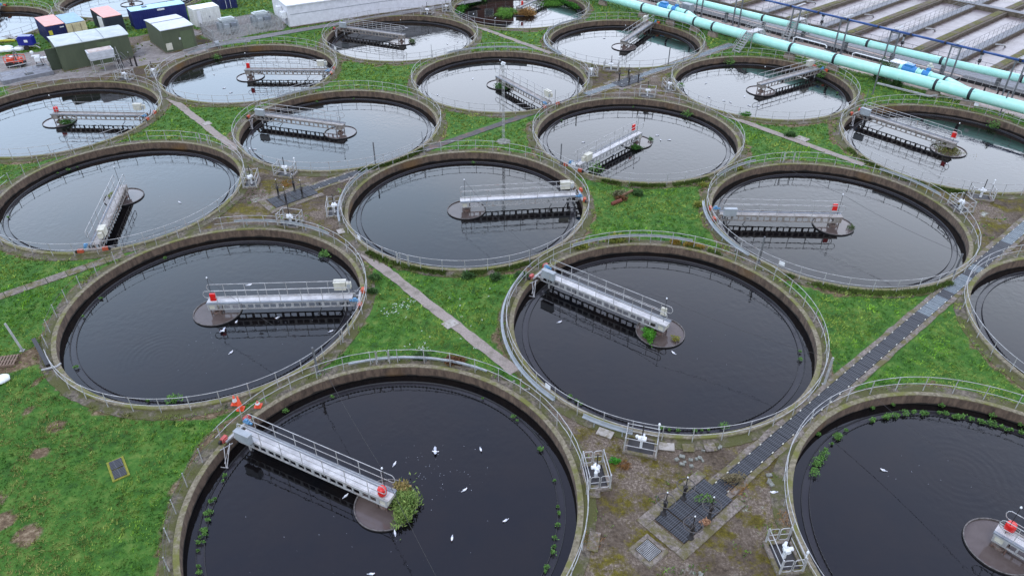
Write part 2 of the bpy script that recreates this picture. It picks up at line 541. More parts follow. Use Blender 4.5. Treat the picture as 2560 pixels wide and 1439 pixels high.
# ------------------------------------------------------------------ smooth noise for masks
_perm = rng.random((256, 256))
def vnoise(x, y, f):
    x = np.asarray(x) * f + 500.0
    y = np.asarray(y) * f + 500.0
    xi, yi = np.floor(x).astype(int), np.floor(y).astype(int)
    fx, fy = x - xi, y - yi
    fx = fx * fx * (3 - 2 * fx)
    fy = fy * fy * (3 - 2 * fy)
    g = lambda a, b: _perm[a % 256, b % 256]
    return (g(xi, yi) * (1 - fx) + g(xi + 1, yi) * fx) * (1 - fy) + (g(xi, yi + 1) * (1 - fx) + g(xi + 1, yi + 1) * fx) * fy
def fbm(x, y, f, o=4):
    a, s, tot = 1.0, 0.0, 0.0
    for k in range(o):
        s = s + a * vnoise(x + 17 * k, y - 9 * k, f * 2 ** k)
        tot += a
        a *= 0.55
    return s / tot
def smooth(x, a, b):
    t = np.clip((x - a) / (b - a), 0, 1)
    return t * t * (3 - 2 * t)
def inpoly(x, y, poly):
    ins = np.zeros(np.shape(x), bool)
    n = len(poly)
    for i in range(n):
        x1, y1 = poly[i]
        x2, y2 = poly[(i + 1) % n]
        c = ((y1 > y) != (y2 > y)) & (x < (x2 - x1) * (y - y1) / (y2 - y1 + 1e-12) + x1)
        ins ^= c
    return ins
CLEAR = [(22, -12), (22, -55), (22, -97.5), (65, -12), (65, -55), (65, -97.5)]
YARDS = [
 [(-84, 84), (-66, 92), (-60.5, 94.5), (-55.8, 95.5), (-54.5, 92.8), (-53.5, 88), (-47.8, 92.6), (-49.3, 97.2), (-47.6, 99.8), (-45, 101.6), (-46.9, 97.9),
  (-43.8, 93.4), (-41.0, 96.6), (-38.4, 97.2), (-41.2, 92.6), (-45.6, 89.0), (-48.4, 86.0), (-53.2, 84.6), (-58.5, 81.6), (-84, 72)],
 [(-42.6, 101.9), (-39.5, 98.3), (-31.6, 104.6), (-32.6, 108.5), (-36, 112), (-40, 110.5), (-43.5, 105)],
 [(-42.6, 102), (-44.6, 104.6), (-47.5, 103.0), (-45.4, 101.2), (-43.6, 98.4)]]
def masks(x, y):
    """grass, clearing, yard, right hand concrete yard (0..1 each)"""
    s = 0.757 * x + 0.653 * y
    t = 0.653 * x - 0.757 * y
    nz_ = (fbm(x, y, 0.35) - 0.5)
    clear = np.zeros_like(x)
    for cs, ct in CLEAR:
        d = np.maximum(np.abs(s - cs) / 12.6, np.abs(t - ct) / 12.0) + nz_ * 0.30
        clear = np.maximum(clear, 1 - smooth(d, 0.96, 1.04))
    yard = np.zeros_like(x)
    xx, yy = x + nz_ * 1.2, y - nz_ * 1.2
    for p in YARDS:
        yard = np.maximum(yard, inpoly(xx, yy, p).astype(float))
    ryard = smooth(s + nz_ * 1.0, 88.5, 88.9)
    return clear, yard, ryard, nz_, s, t
PATHS = [  # s0, s1, t0, t1, material key
 (21.95, 22.75, -43.3, -25.6, 'path'), (22.3, 23.1, -86.2, -66.8, 'path'), (64.8, 65.6, -84.5, -68.0, 'path'), (65.2, 66.0, -41.5, -26.0, 'path'),
 (-28, 7.2, -55.45, -54.6, 'path_slab')]

# ground mesh: fine sheet with the tank openings cut, coarse sheet out to the horizon
def build_ground():
    x0, x1, y0, y1, h = -88.0, 96.0, 6.0, 134.0, 0.4
    nx, ny = int(round((x1 - x0) / h)), int(round((y1 - y0) / h))
    gx = np.linspace(x0, x1, nx + 1)
    gy = np.linspace(y0, y1, ny + 1)
    X, Y = np.meshgrid(gx, gy, indexing='xy')
    Z = np.full_like(X, -0.15) + (fbm(X, Y, 0.8) - 0.5) * 0.05
    Z[0, :] = Z[-1, :] = -0.15
    Z[:, 0] = Z[:, -1] = -0.15
    verts = np.stack([X.ravel(), Y.ravel(), Z.ravel()], 1)
    cx = (gx[:-1] + gx[1:]) / 2
    cy = (gy[:-1] + gy[1:]) / 2
    CX, CY = np.meshgrid(cx, cy, indexing='xy')
    keep = np.ones_like(CX, bool)
    for c in CEN:
        keep &= np.hypot(CX - c[0], CY - c[1]) > 10.48
    for (s0, s1, t0, t1) in [(20.3, 24.2, -12.85, -11.0)]:
        pass
    jj, ii = np.nonzero(keep)
    a = jj * (nx + 1) + ii
    faces = np.stack([a, a + 1, a + nx + 2, a + nx + 1], 1)
    nv = len(verts)
    B = 2500.0
    ov = np.array([[x0, y0], [x1, y0], [x1, y1], [x0, y1], [-B, -B], [B, -B], [B, B], [-B, B]])
    ov = np.concatenate([ov, np.full((8, 1), -0.15)], 1)
    of = np.array([[4, 5, 1, 0], [5, 6, 2, 1], [6, 7, 3, 2], [7, 4, 0, 3]]) + nv
    verts = np.concatenate([verts, ov])
    faces = np.concatenate([faces, of])
    me = bpy.data.meshes.new('ground')
    me.vertices.add(len(verts))
    me.vertices.foreach_set('co', verts.ravel())
    me.loops.add(faces.size)
    me.loops.foreach_set('vertex_index', faces.ravel().astype(np.int32))
    me.polygons.add(len(faces))
    me.polygons.foreach_set('loop_start', (np.arange(len(faces)) * 4).astype(np.int32))
    me.polygons.foreach_set('loop_total', np.full(len(faces), 4, np.int32))
    me.update(calc_edges=True)
    me.polygons.foreach_set('use_smooth', [True] * len(faces))
    x, y = verts[:, 0], verts[:, 1]
    clear, yard, ryard, nzv, s, t = masks(x, y)
    dmin = np.min(np.hypot(x[:, None] - CEN[:, 0], y[:, None] - CEN[:, 1]), axis=1)
    soil = (1 - smooth(dmin + nzv * 2.2, 10.75, 11.15)) * .8
    for q, (sx, sy) in enumerate([(-25.6, 27.4), (-26.6, 24.0), (-25.2, 23.0), (-23.6, 22.2), (-24.0, 28.6), (-25.8, 29.5), (-28.8, 33.0), (-28.0, 30.6)]):
        soil = np.maximum(soil, 1 - smooth(np.hypot(x - sx, y - sy) + nzv * 1.2, 0.25, 0.55 + 0.3 * (q % 2)))
    soil = np.maximum(soil, (1 - smooth(np.abs(0.653 * x - 0.757 * y + 46.5) + np.abs(0.757 * x + 0.653 * y - 1.0) * .35 + nzv * 2, 0.8, 1.8)) * 0.9)
    soil = np.where(ryard > 0.5, 0, soil)
    arr = np.stack([clear, yard, ryard, soil], 1)
    at = me.color_attributes.new('zone', 'FLOAT_COLOR', 'POINT')
    at.data.foreach_set('color', arr.astype(np.float32).ravel())
    o = bpy.data.objects.new('ground', me)
    COL.objects.link(o)
    return struct(o)

def ground_material():
    m = bpy.data.materials.new('ground')
    m.use_nodes = True
    t = m.node_tree
    bs = t.nodes['Principled BSDF']
    bs.inputs['Roughness'].default_value = 0.95
    bs.inputs['Specular IOR Level'].default_value = 0.2
    geo = N(t, 'ShaderNodeNewGeometry')
    at = N(t, 'ShaderNodeVertexColor', layer_name='zone')
    sp = N(t, 'ShaderNodeSeparateColor')
    t.links.new(at.outputs[0], sp.inputs[0])
    def noise(scale, detail=6, rough=0.65):
        n = N(t, 'ShaderNodeTexNoise')
        n.inputs['Scale'].default_value = scale
        n.inputs['Detail'].default_value = detail
        n.inputs['Roughness'].default_value = rough
        t.links.new(geo.outputs['Position'], n.inputs['Vector'])
        return n.outputs[0]
    def ramp(v, stops):
        c = N(t, 'ShaderNodeValToRGB')
        e = c.color_ramp.elements
        while len(e) < len(stops): e.new(0.5)
        for k, (p, q) in enumerate(stops):
            e[k].position = p
            e[k].color = lin(q)
        t.links.new(v, c.inputs[0])
        return c.outputs[0]
    def mixc(f, a, b):
        n = N(t, 'ShaderNodeMix', data_type='RGBA')
        if isinstance(f, float): n.inputs[0].default_value = f
        else: t.links.new(f, n.inputs[0])
        t.links.new(a, n.inputs[6])
        t.links.new(b, n.inputs[7])
        return n.outputs[2]
    def mr(v, a, b):
        n = N(t, 'ShaderNodeMapRange')
        n.inputs['From Min'].default_value = a
        n.inputs['From Max'].default_value = b
        t.links.new(v, n.inputs['Value'])
        return n.outputs[0]
    grass = ramp(noise(1.3, 8, 0.75), [(0.3, (34, 62, 24)), (0.5, (60, 98, 34)), (0.68, (96, 116, 52))])
    conc = ramp(noise(6.5, 12, 0.85), [(0.34, (50, 42, 36)), (0.5, (98, 86, 74)), (0.64, (158, 146, 132))])
    moss = ramp(noise(3.5, 10, 0.85), [(0.35, (46, 38, 18)), (0.52, (84, 76, 26)), (0.68, (124, 116, 38))])
    dirt = ramp(noise(5.0, 10, 0.8), [(0.35, (44, 37, 29)), (0.52, (78, 67, 55)), (0.68, (106, 94, 80))])
    conc = mixc(mr(noise(0.23, 7, 0.7), 0.44, 0.58), conc, dirt)
    conc = mixc(mr(noise(0.42, 9, 0.78), 0.49, 0.57), conc, moss)
    lich = ramp(noise(6, 6), [(0.4, (120, 118, 104)), (0.6, (172, 178, 168))])
    conc = mixc(mr(noise(0.31, 9, 0.78), 0.60, 0.66), conc, lich)
    yard = ramp(noise(1.2, 9, 0.75), [(0.3, (100, 94, 88)), (0.52, (134, 128, 122)), (0.7, (152, 146, 140))])
    ryard = ramp(noise(0.9, 9, 0.75), [(0.3, (120, 108, 100)), (0.52, (168, 152, 142)), (0.7, (184, 170, 160))])
    soil = ramp(noise(4.0, 8, 0.75), [(0.3, (62, 50, 38)), (0.5, (98, 82, 62)), (0.7, (146, 130, 106))])
    def thr(v, sc_, a=0.35, b=0.65):
        ns = N(t, 'ShaderNodeMath', operation='MULTIPLY_ADD')
        ns.inputs[1].default_value = 0.5
        t.links.new(noise(sc_, 6), ns.inputs[0])
        sb = N(t, 'ShaderNodeMath', operation='SUBTRACT')
        t.links.new(v, ns.inputs[2])
        t.links.new(ns.outputs[0], sb.inputs[0])
        sb.inputs[1].default_value = 0.25
        return mr(sb.outputs[0], a, b)
    c = mixc(thr(at.outputs['Alpha'], 3.0), grass, soil)
    c = mixc(thr(sp.outputs[0], 2.5), c, conc)
    c = mixc(sp.outputs[1], c, yard)
    c = mixc(sp.outputs[2], c, ryard)
    t.links.new(c, bs.inputs['Base Color'])
    bp = N(t, 'ShaderNodeBump')
    bp.inputs['Strength'].default_value = 0.6
    bp.inputs['Distance'].default_value = 0.06
    t.links.new(noise(5.0, 8, 0.75), bp.inputs['Height'])
    t.links.new(bp.outputs[0], bs.inputs['Normal'])
    return m
ground = build_ground()
ground.data.materials.append(ground_material())

# ------------------------------------------------------------------ grass blades (one mass nobody could count)
def blades(name, P, col, hgt, wid, nb, seed):
    """nb leaning triangular blades at each point of P"""
    r = np.random.default_rng(seed)
    n = len(P) * nb
    base = np.repeat(P, nb, 0) + np.concatenate([r.normal(0, 0.055, (n, 2)), np.zeros((n, 1))], 1)
    h = np.repeat(hgt, nb) * r.uniform(0.55, 1.2, n)
    a = r.uniform(0, 2 * np.pi, n)
    lean = r.uniform(0.2, 1.1, n) * h
    la = r.uniform(0, 2 * np.pi, n) * .6 + 2.4 + 3 * vnoise(base[:, 0], base[:, 1], 0.5)
    d = np.stack([np.cos(a), np.sin(a), np.zeros(n)], 1) * (wid * r.uniform(.6, 1.3, n))[:, None]
    tip = base + np.stack([np.cos(la) * lean, np.sin(la) * lean, h], 1)
    V = np.empty((n * 3, 3))
    V[0::3] = base - d
    V[1::3] = base + d
    V[2::3] = tip
    me = bpy.data.meshes.new(name)
    me.vertices.add(n * 3)
    me.vertices.foreach_set('co', V.ravel())
    me.loops.add(n * 3)
    me.loops.foreach_set('vertex_index', np.arange(n * 3, dtype=np.int32))
    me.polygons.add(n)
    me.polygons.foreach_set('loop_start', (np.arange(n) * 3).astype(np.int32))
    me.polygons.foreach_set('loop_total', np.full(n, 3, np.int32))
    me.update(calc_edges=True)
    C4 = np.repeat(np.repeat(col, nb, 0) * r.uniform(.55, 1.45, (n, 1)), 3, 0)
    C4 = np.concatenate([C4, np.ones((n * 3, 1))], 1)
    at = me.color_attributes.new('tint', 'FLOAT_COLOR', 'POINT')
    at.data.foreach_set('color', C4.astype(np.float32).ravel())
    o = bpy.data.objects.new(name, me)
    COL.objects.link(o)
    return o
def tint_material(name):
    m = bpy.data.materials.new(name)
    m.use_nodes = True
    t = m.node_tree
    bs = t.nodes['Principled BSDF']
    bs.inputs['Roughness'].default_value = 0.8
    bs.inputs['Specular IOR Level'].default_value = 0.15
    at = N(t, 'ShaderNodeVertexColor', layer_name='tint')
    t.links.new(at.outputs[0], bs.inputs['Base Color'])
    return m
M['tint'] = tint_material('grass blade')

def grass_points():
    out, cols, hs, wd = [], [], [], []
    # candidates with density falling with distance
    for (ya, yb, dens, hh, ww) in [(16, 40, 46, 0.105, .030), (40, 62, 26, 0.12, .042), (62, 92, 13, 0.14, .06), (92, 130, 6, 0.17, .095)]:
        xm = 0.80 * yb + 6
        xm += 6
        n = int(2 * xm * (yb - ya) * dens)
        x = rng.uniform(-xm, xm, n)
        y = rng.uniform(ya, yb, n)
        k = np.abs(x) < 0.80 * y + 12
        x, y = x[k], y[k]
        dm = np.full(len(x), 99.0)
        for c in CEN:
            dm = np.minimum(dm, np.hypot(x - c[0], y - c[1]))
        k = dm > 10.45
        x, y, dm = x[k], y[k], dm[k]
        clear, yard, ryard, nzv, s, t = masks(x, y)
        g = (1 - clear * (0.955 + 0.045 * 0)) * (1 - yard) * (1 - ryard)
        big = fbm(x, y, 0.22)
        g = np.where(clear > .5, (fbm(x + 70, y, 0.7) > 0.64) * 0.5, g)
        g = g * smooth(dm + (fbm(x, y, 1.1) - .5) * 2.2, 10.55, 10.95)
        for (s0, s1, t0, t1, mk) in PATHS:
            g = g * ~((s > s0 - .05) & (s < s1 + .05) & (t > t0) & (t < t1))
        for tc_, a_, b_ in [(-11.9, 9, 80), (-55.2, 29.0, 86.5)]:
            g = g * ~((np.abs(t - tc_) < 0.95) & (s > a_) & (s < b_))
        g = g * ~((s > 34) & (s < 72) & (np.abs(t - (-98.8 + (s - 35) * 0.135)) < 1.1))
        for sx, sy, rr in [(-25.6, 27.4, .35), (-26.6, 24.0, .35), (-25.2, 23.0, .5), (-23.6, 22.2, .4), (-20.93, 26.28, 1.05)]:
            g = g * (np.hypot(x - sx, y - sy) > rr)
        g = g * (1 - 0.75 * ((np.abs(t + 46.5) + np.abs(s - 1.0) * .35) < 1.3))
        k = rng.random(len(x)) < g
        x, y, dm, big = x[k], y[k], dm[k], big[k]
        n = len(x)
        mid = fbm(x - 40, y + 13, 1.1)
        fine = fbm(x + 9, y + 3, 3.0, 2)
        A = np.array(lin((108, 150, 48))[:3])
        B = np.array(lin((54, 98, 32))[:3])
        Cc = np.array(lin((146, 154, 78))[:3])
        D = np.array(lin((132, 128, 78))[:3])
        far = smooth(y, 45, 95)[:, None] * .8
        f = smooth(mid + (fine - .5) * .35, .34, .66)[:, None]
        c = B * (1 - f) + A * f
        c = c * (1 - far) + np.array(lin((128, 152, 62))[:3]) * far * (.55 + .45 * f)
        f2 = (smooth(big, .46, .66) * .6)[:, None]
        c = c * (1 - f2) + Cc * f2
        west = smooth(-x - 17, 0, 7)[:, None] * smooth(35 - y, 0, 4)[:, None] * smooth(mid + big * .3, .5, .72)[:, None] * .8
        c = c * (1 - west) + D * west
        f3 = (1 - smooth(dm, 10.7, 12.0))[:, None] * 0.5 * smooth(fine, .4, .6)[:, None]
        c = c * (1 - f3) + D * f3
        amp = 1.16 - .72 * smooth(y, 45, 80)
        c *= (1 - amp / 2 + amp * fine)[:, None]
        out.append(np.stack([x, y, np.where(dm < 10.88, -0.125, -0.17)], 1))
        cols.append(c)
        hs.append(hh * (0.45 + 1.3 * mid) * (0.6 + .9 * rng.random(n) ** 2))
        wd.append((n, ww))
    return out, cols, hs, wd
gp, gc, gh, gw = grass_points()
parts_ = []
for q in range(len(gp)):
    o = blades('grass', gp[q], gc[q], gh[q], gw[q][1], 4, 30 + q)
    parts_.append(o)
# join the four density bands into one object
def join_meshes(objs, name):
    V, T = [], []
    for o in objs:
        me = o.data
        v = np.empty(len(me.vertices) * 3, np.float32)
        me.vertices.foreach_get('co', v)
        c = np.empty(len(me.vertices) * 4, np.float32)
        me.color_attributes['tint'].data.foreach_get('color', c)
        V.append(v)
        T.append(c)
        bpy.data.objects.remove(o)
        bpy.data.meshes.remove(me)
    V = np.concatenate(V)
    T = np.concatenate(T)
    n = len(V) // 3
    me = bpy.data.meshes.new(name)
    me.vertices.add(n)
    me.vertices.foreach_set('co', V)
    me.loops.add(n)
    me.loops.foreach_set('vertex_index', np.arange(n, dtype=np.int32))
    me.polygons.add(n // 3)
    me.polygons.foreach_set('loop_start', (np.arange(n // 3) * 3).astype(np.int32))
    me.polygons.foreach_set('loop_total', np.full(n // 3, 3, np.int32))
    me.update(calc_edges=True)
    at = me.color_attributes.new('tint', 'FLOAT_COLOR', 'POINT')
    at.data.foreach_set('color', T)
    o = bpy.data.objects.new(name, me)
    COL.objects.link(o)
    return o
grass = join_meshes(parts_, 'grass')
grass.data.materials.append(M['tint'])
tag(grass, 'rough mown green grass growing between the round tanks', 'grass', kind='stuff')

# ------------------------------------------------------------------ paths, clearings, grating walkways
def strip(name, s0, s1, t0, t1, z, m_, wob=0.05, step=0.5):
    """thin sheet along the longer side with slightly ragged edges"""
    mb = MB()
    along_s = (s1 - s0) > (t1 - t0)
    L = (s1 - s0) if along_s else (t1 - t0)
    n = max(2, int(L / step))
    pts = []
    for i in range(n + 1):
        f = i / n
        for side in (0, 1):
            wv = random.uniform(-wob, wob)
            if along_s:
                p = st(s0 + L * f, (t0 if side == 0 else t1) + wv)
            else:
                p = st((s0 if side == 0 else s1) + wv, t0 + L * f)
            pts.append((p.x, p.y, z))
    fs = [(2 * i, 2 * i + 1, 2 * i + 3, 2 * i + 2) for i in range(n)]
    mb.poly(pts, fs)
    return part(name, mb, m_)
pz = -0.105
for s0, s1, t0, t1, mk in PATHS[:4]:
    struct(strip('path', s0, s1, t0, t1, pz, M['path'], .06))
for k in range(28):                       # slabbed path at the left
    a = -28 + k * 1.35
    mb = MB()
    c = st(a + .66, -55.02)
    mb.box((c.x, c.y, -0.125), (1.31, .84, .05), AU)
    if k == 0: slabs = mb
    else: slabs.v, slabs.f = slabs.v + mb.v, slabs.f + [tuple(i + len(slabs.v) - len(mb.v) for i in f) for f in mb.f]
struct(part('path', slabs, M['kerb']))
struct(strip('path', 31.0, 58.5, -55.6, -54.75, pz, M['path_dark'], .05))
# tarmac track past the white building
mb = MB()
pp = []
for i in range(50):
    s = 30 + i * 0.9
    tt = -99.2 + (s - 35) * 0.135
    for sd_ in (-.75, .75):
        p = st(s, tt + sd_ + random.uniform(-.06, .06))
        pp.append((p.x, p.y, pz))
mb.poly(pp, [(2 * i, 2 * i + 1, 2 * i + 3, 2 * i + 2) for i in range(49)])
struct(part('path', mb, mat('grey track', (126, 124, 122), (100, 98, 96), scale=3, detail=8, rough=.95)))

def grating_run(label, s0, s1, tc_, wd, greyfn, zt=-0.085):
    root = thing('grating_walkway', label, 'walkway', st(s0, tc_, -0.15))
    n = int(round((s1 - s0) / 1.0))
    for k in range(n):
        a = s0 + (s1 - s0) * k / n
        L = (s1 - s0) / n
        key = ('gratepanel', round(L, 3), wd, bool(greyfn(a + L / 2)))
        def b():
            mb = MB()
            mb.box((0, 0, 0), (L - .03, wd, 0.03))
            return mb
        o = part('grating_panel', b, M['grate_grey'] if greyfn(a + L / 2) else M['grate_black'], root, key)
        p = st(a + L / 2, tc_) - st(s0, tc_)
        o.location = (p.x, p.y, zt + .15 + random.uniform(-.004, .004))
        o.rotation_euler = (0, 0, AU + random.uniform(-.006, .006))
    for sgn in (-1, 1):
        mb = MB()
        pts = []
        m_ = int((s1 - s0) / 0.7)
        for i in range(m_ + 1):
            s = s0 + (s1 - s0) * i / m_
            wv = random.uniform(-.05, .05)
            e0 = st(s, tc_ + sgn * (wd / 2 + .015)) - st(s0, tc_)
            e1 = st(s, tc_ + sgn * (wd / 2 + .34 + wv)) - st(s0, tc_)
            pts += [(e0.x, e0.y, .065), (e1.x, e1.y, .06), (e1.x, e1.y, -.02)]
        fs = []
        for i in range(m_):
            a = 3 * i
            fs += [(a, a + 1, a + 4, a + 3), (a + 1, a + 2, a + 5, a + 4)]
        mb.poly(pts, fs)
        part('kerb', mb, M['kerb'], root)
    mb = MB()
    for k in range(int((s1 - s0) / 1.0)):
        for sgn in (-1, 1):
            p = st(s0 + k + .5, tc_ + sgn * (wd / 2 - .02)) - st(s0, tc_)
            mb.box((p.x, p.y, .092), (.13, .05, .02), AU)
    part('clips', mb, M['cream'], root)['kind'] = 'stuff'
    return root
gl = lambda a: (46.9 < a < 50.6) or (51.5 < a < 53.8) or (54.7 < a < 56.2) or a > 61.4
grating_run('black and grey grating walkway running diagonally on the right', 24.2, 76.2, -11.9, 0.82, gl)
grating_run('bluish grey walkway leading up to the pipe stairs', 58.5, 86.0, -55.2, 0.86, lambda a: True)
grating_run('short dark grating strip beside the middle valve wheels', 24.4, 31.0, -55.2, 0.8, lambda a: False)

def valve_pit(cs, ct, label, hw=.92):
    root = thing('valve_pit_cover', label, 'grating', st(cs, ct, -0.15))
    for i, (a, L) in enumerate(((-1.7, .9), (-.75, .98), (.25, .98), (1.25, .98))):
        for j in (-1, 1):
            mb = MB()
            mb.box((a + L / 2 - .05, j * hw / 2, .07), (L - .03, hw - .03, .03))
            part('grating_panel', mb, M['grate_black'], root).rotation_euler = (0, 0, AU)
    mb = MB()
    for (x, y, lx, ly) in ((0, hw + .3, 4.9, .55), (0, -hw - .3, 4.9, .55), (-2.15, 0, .6, 2 * hw + .02), (2.0, 0, .4, .4)):
        if lx < .5: continue
        mb.box((x, y, -.01), (lx, ly, .12))
    o = part('kerb', mb, M['kerb'], root)
    o.rotation_euler = (0, 0, AU)
    return root
valve_pit(22.25, -11.95, 'black grating pit cover among the nearest four valve wheels')
valve_pit(22.2, -54.9, 'dark grating pit cover among the middle valve wheels')
valve_pit(65.0, -54.9, 'dark grating pit cover among the far valve wheels')
# square manhole grating in its concrete surround
r0 = thing('manhole_cover', 'square steel bar grating in rough concrete at the bottom right', 'manhole', st(18.9, -11.9, -0.15))
def bars(nx, ny, lx, ly, z=.09):
    mb = MB()
    for i in range(nx + 1):
        mb.box((-lx / 2 + lx * i / nx, 0, z), (.014, ly, .03))
    for i in range(ny + 1):
        mb.box((0, -ly / 2 + ly * i / ny, z + .002), (lx, .014, .03))
    return mb
part('bars', bars(10, 10, .82, .84), M['galv'], r0).rotation_euler = (0, 0, AU)
part('pit', MB().box((0, 0, .055), (.8, .82, .02)), M['black'], r0).rotation_euler = (0, 0, AU)
part('surround', MB().lathe([(0.66, .10), (.95, .09), (1.0, -.02)], 4, R_(45), R_(405)), M['kerb'], r0).rotation_euler = (0, 0, AU)
# black double grille in the grass, yellow mossy surround
r0 = thing('drain_grille', 'black double drain grille set in the grass at lower left', 'grille', (-20.93, 26.28, -0.15))
an = math.atan2(27.06 - 26.70, -21.16 + 21.66)
part('surround', MB().box((0, 0, .03), (.86, 1.56, .06), an), mat('yellow moss', (136, 132, 44), (104, 108, 40), scale=8, rough=1), r0)
for sg in (-1, 1):
    part('grille', MB().box((-math.sin(an) * .36 * sg, math.cos(an) * .36 * sg, .085), (.62, .66, .03), an), M['grate_black'], r0)

# ------------------------------------------------------------------ tanks
def ring_pts(r, z, n=160, a0=0, a1=2 * math.pi):
    return [(r * math.cos(a0 + (a1 - a0) * i / n), r * math.sin(a0 + (a1 - a0) * i / n), z) for i in range(n + (0 if a1 - a0 > 6.28 else 1))]
def m_wall():
    return MB().lathe([(9.85, -0.05), (9.85, -1.5)][::-1], 180)
def m_coping():
    mb = MB()
    mb.lathe([(9.85, -.06), (9.845, -.012), (9.86, 0.0), (10.13, 0.0), (10.15, -.015), (10.16, -.13), (10.17, -.25)], 180)
    return mb
def m_apron(z):
    mb = MB()
    n = 200
    b = random.Random(int(z * 1000))
    for i in range(n):
        a = 2 * math.pi * i / n
        ro = 10.82 + .07 * math.sin(7 * a) + b.uniform(-.05, .05)
        for r, zz in ((10.14, z + .01), (10.45, z), (ro, z - .004), (ro + .03, z - .1)):
            mb.v.append((r * math.cos(a), r * math.sin(a), zz))
    for i in range(n):
        j = (i + 1) % n
        for k in range(3):
            mb.f.append((4 * i + k, 4 * j + k, 4 * j + k + 1, 4 * i + k + 1))
    return mb
def m_baffle():
    return MB().lathe([(9.25, WZ - .3), (9.25, WZ + .045), (9.29, WZ + .045), (9.29, WZ - .3)], 160)
def m_weir():
    mb = MB()
    n = 480                                # V-notched plate
    for i in range(n):
        a = 2 * math.pi * i / n
        h = WZ + (0.085 if i % 2 else 0.02)
        for r, z in ((8.86, WZ - .2), (8.86, h), (8.89, h), (8.89, WZ - .2)):
            mb.v.append((r * math.cos(a), r * math.sin(a), z))
    for i in range(n):
        j = (i + 1) % n
        for k in range(3):
            mb.f.append((4 * i + k, 4 * j + k, 4 * j + k + 1, 4 * i + k + 1))
    return mb
def m_disc(r, z, n=128):
    mb = MB()
    mb.poly([(r * math.cos(2 * math.pi * i / n), r * math.sin(2 * math.pi * i / n), z) for i in range(n)], [tuple(range(n))])
    return mb
for nme, (cx_, cy_) in TANKS.items():
    par = IJ[nme]
    root = thing('settlement_tank', 'round concrete settlement tank: ' + TD[nme], 'tank', (cx_, cy_, 0), group='round settlement tanks in a grid')
    part('wall', m_wall, M['wall'], root, 'wall', smooth=True)
    part('coping', m_coping, M['coping'], root, 'coping')
    part('apron', lambda: m_apron(-0.10 - .012 * par), M['apron'], root, ('apron', par))
    part('baffle_ring', m_baffle, M['baffle'], root, 'baffle', smooth=True)
    part('weir_plate', m_weir, M['weir'], root, 'weir')
    wtr = part('water', lambda: MB().lathe([(9.27, WZ), (9.86, WZ)], 128), M['water'], None, 'w_outer', loc=(cx_, cy_, 0))
    wtr2 = part('water', lambda: m_disc(8.875, WZ), M['water'], None, 'w_inner', loc=(cx_, cy_, 0))
    wtr3 = part('water', lambda: MB().lathe([(8.875, WZ - .03), (9.27, WZ - .03)], 128), M['launder'], None, 'w_launder', loc=(cx_, cy_, 0))
    for o in (wtr, wtr2, wtr3): struct(o)

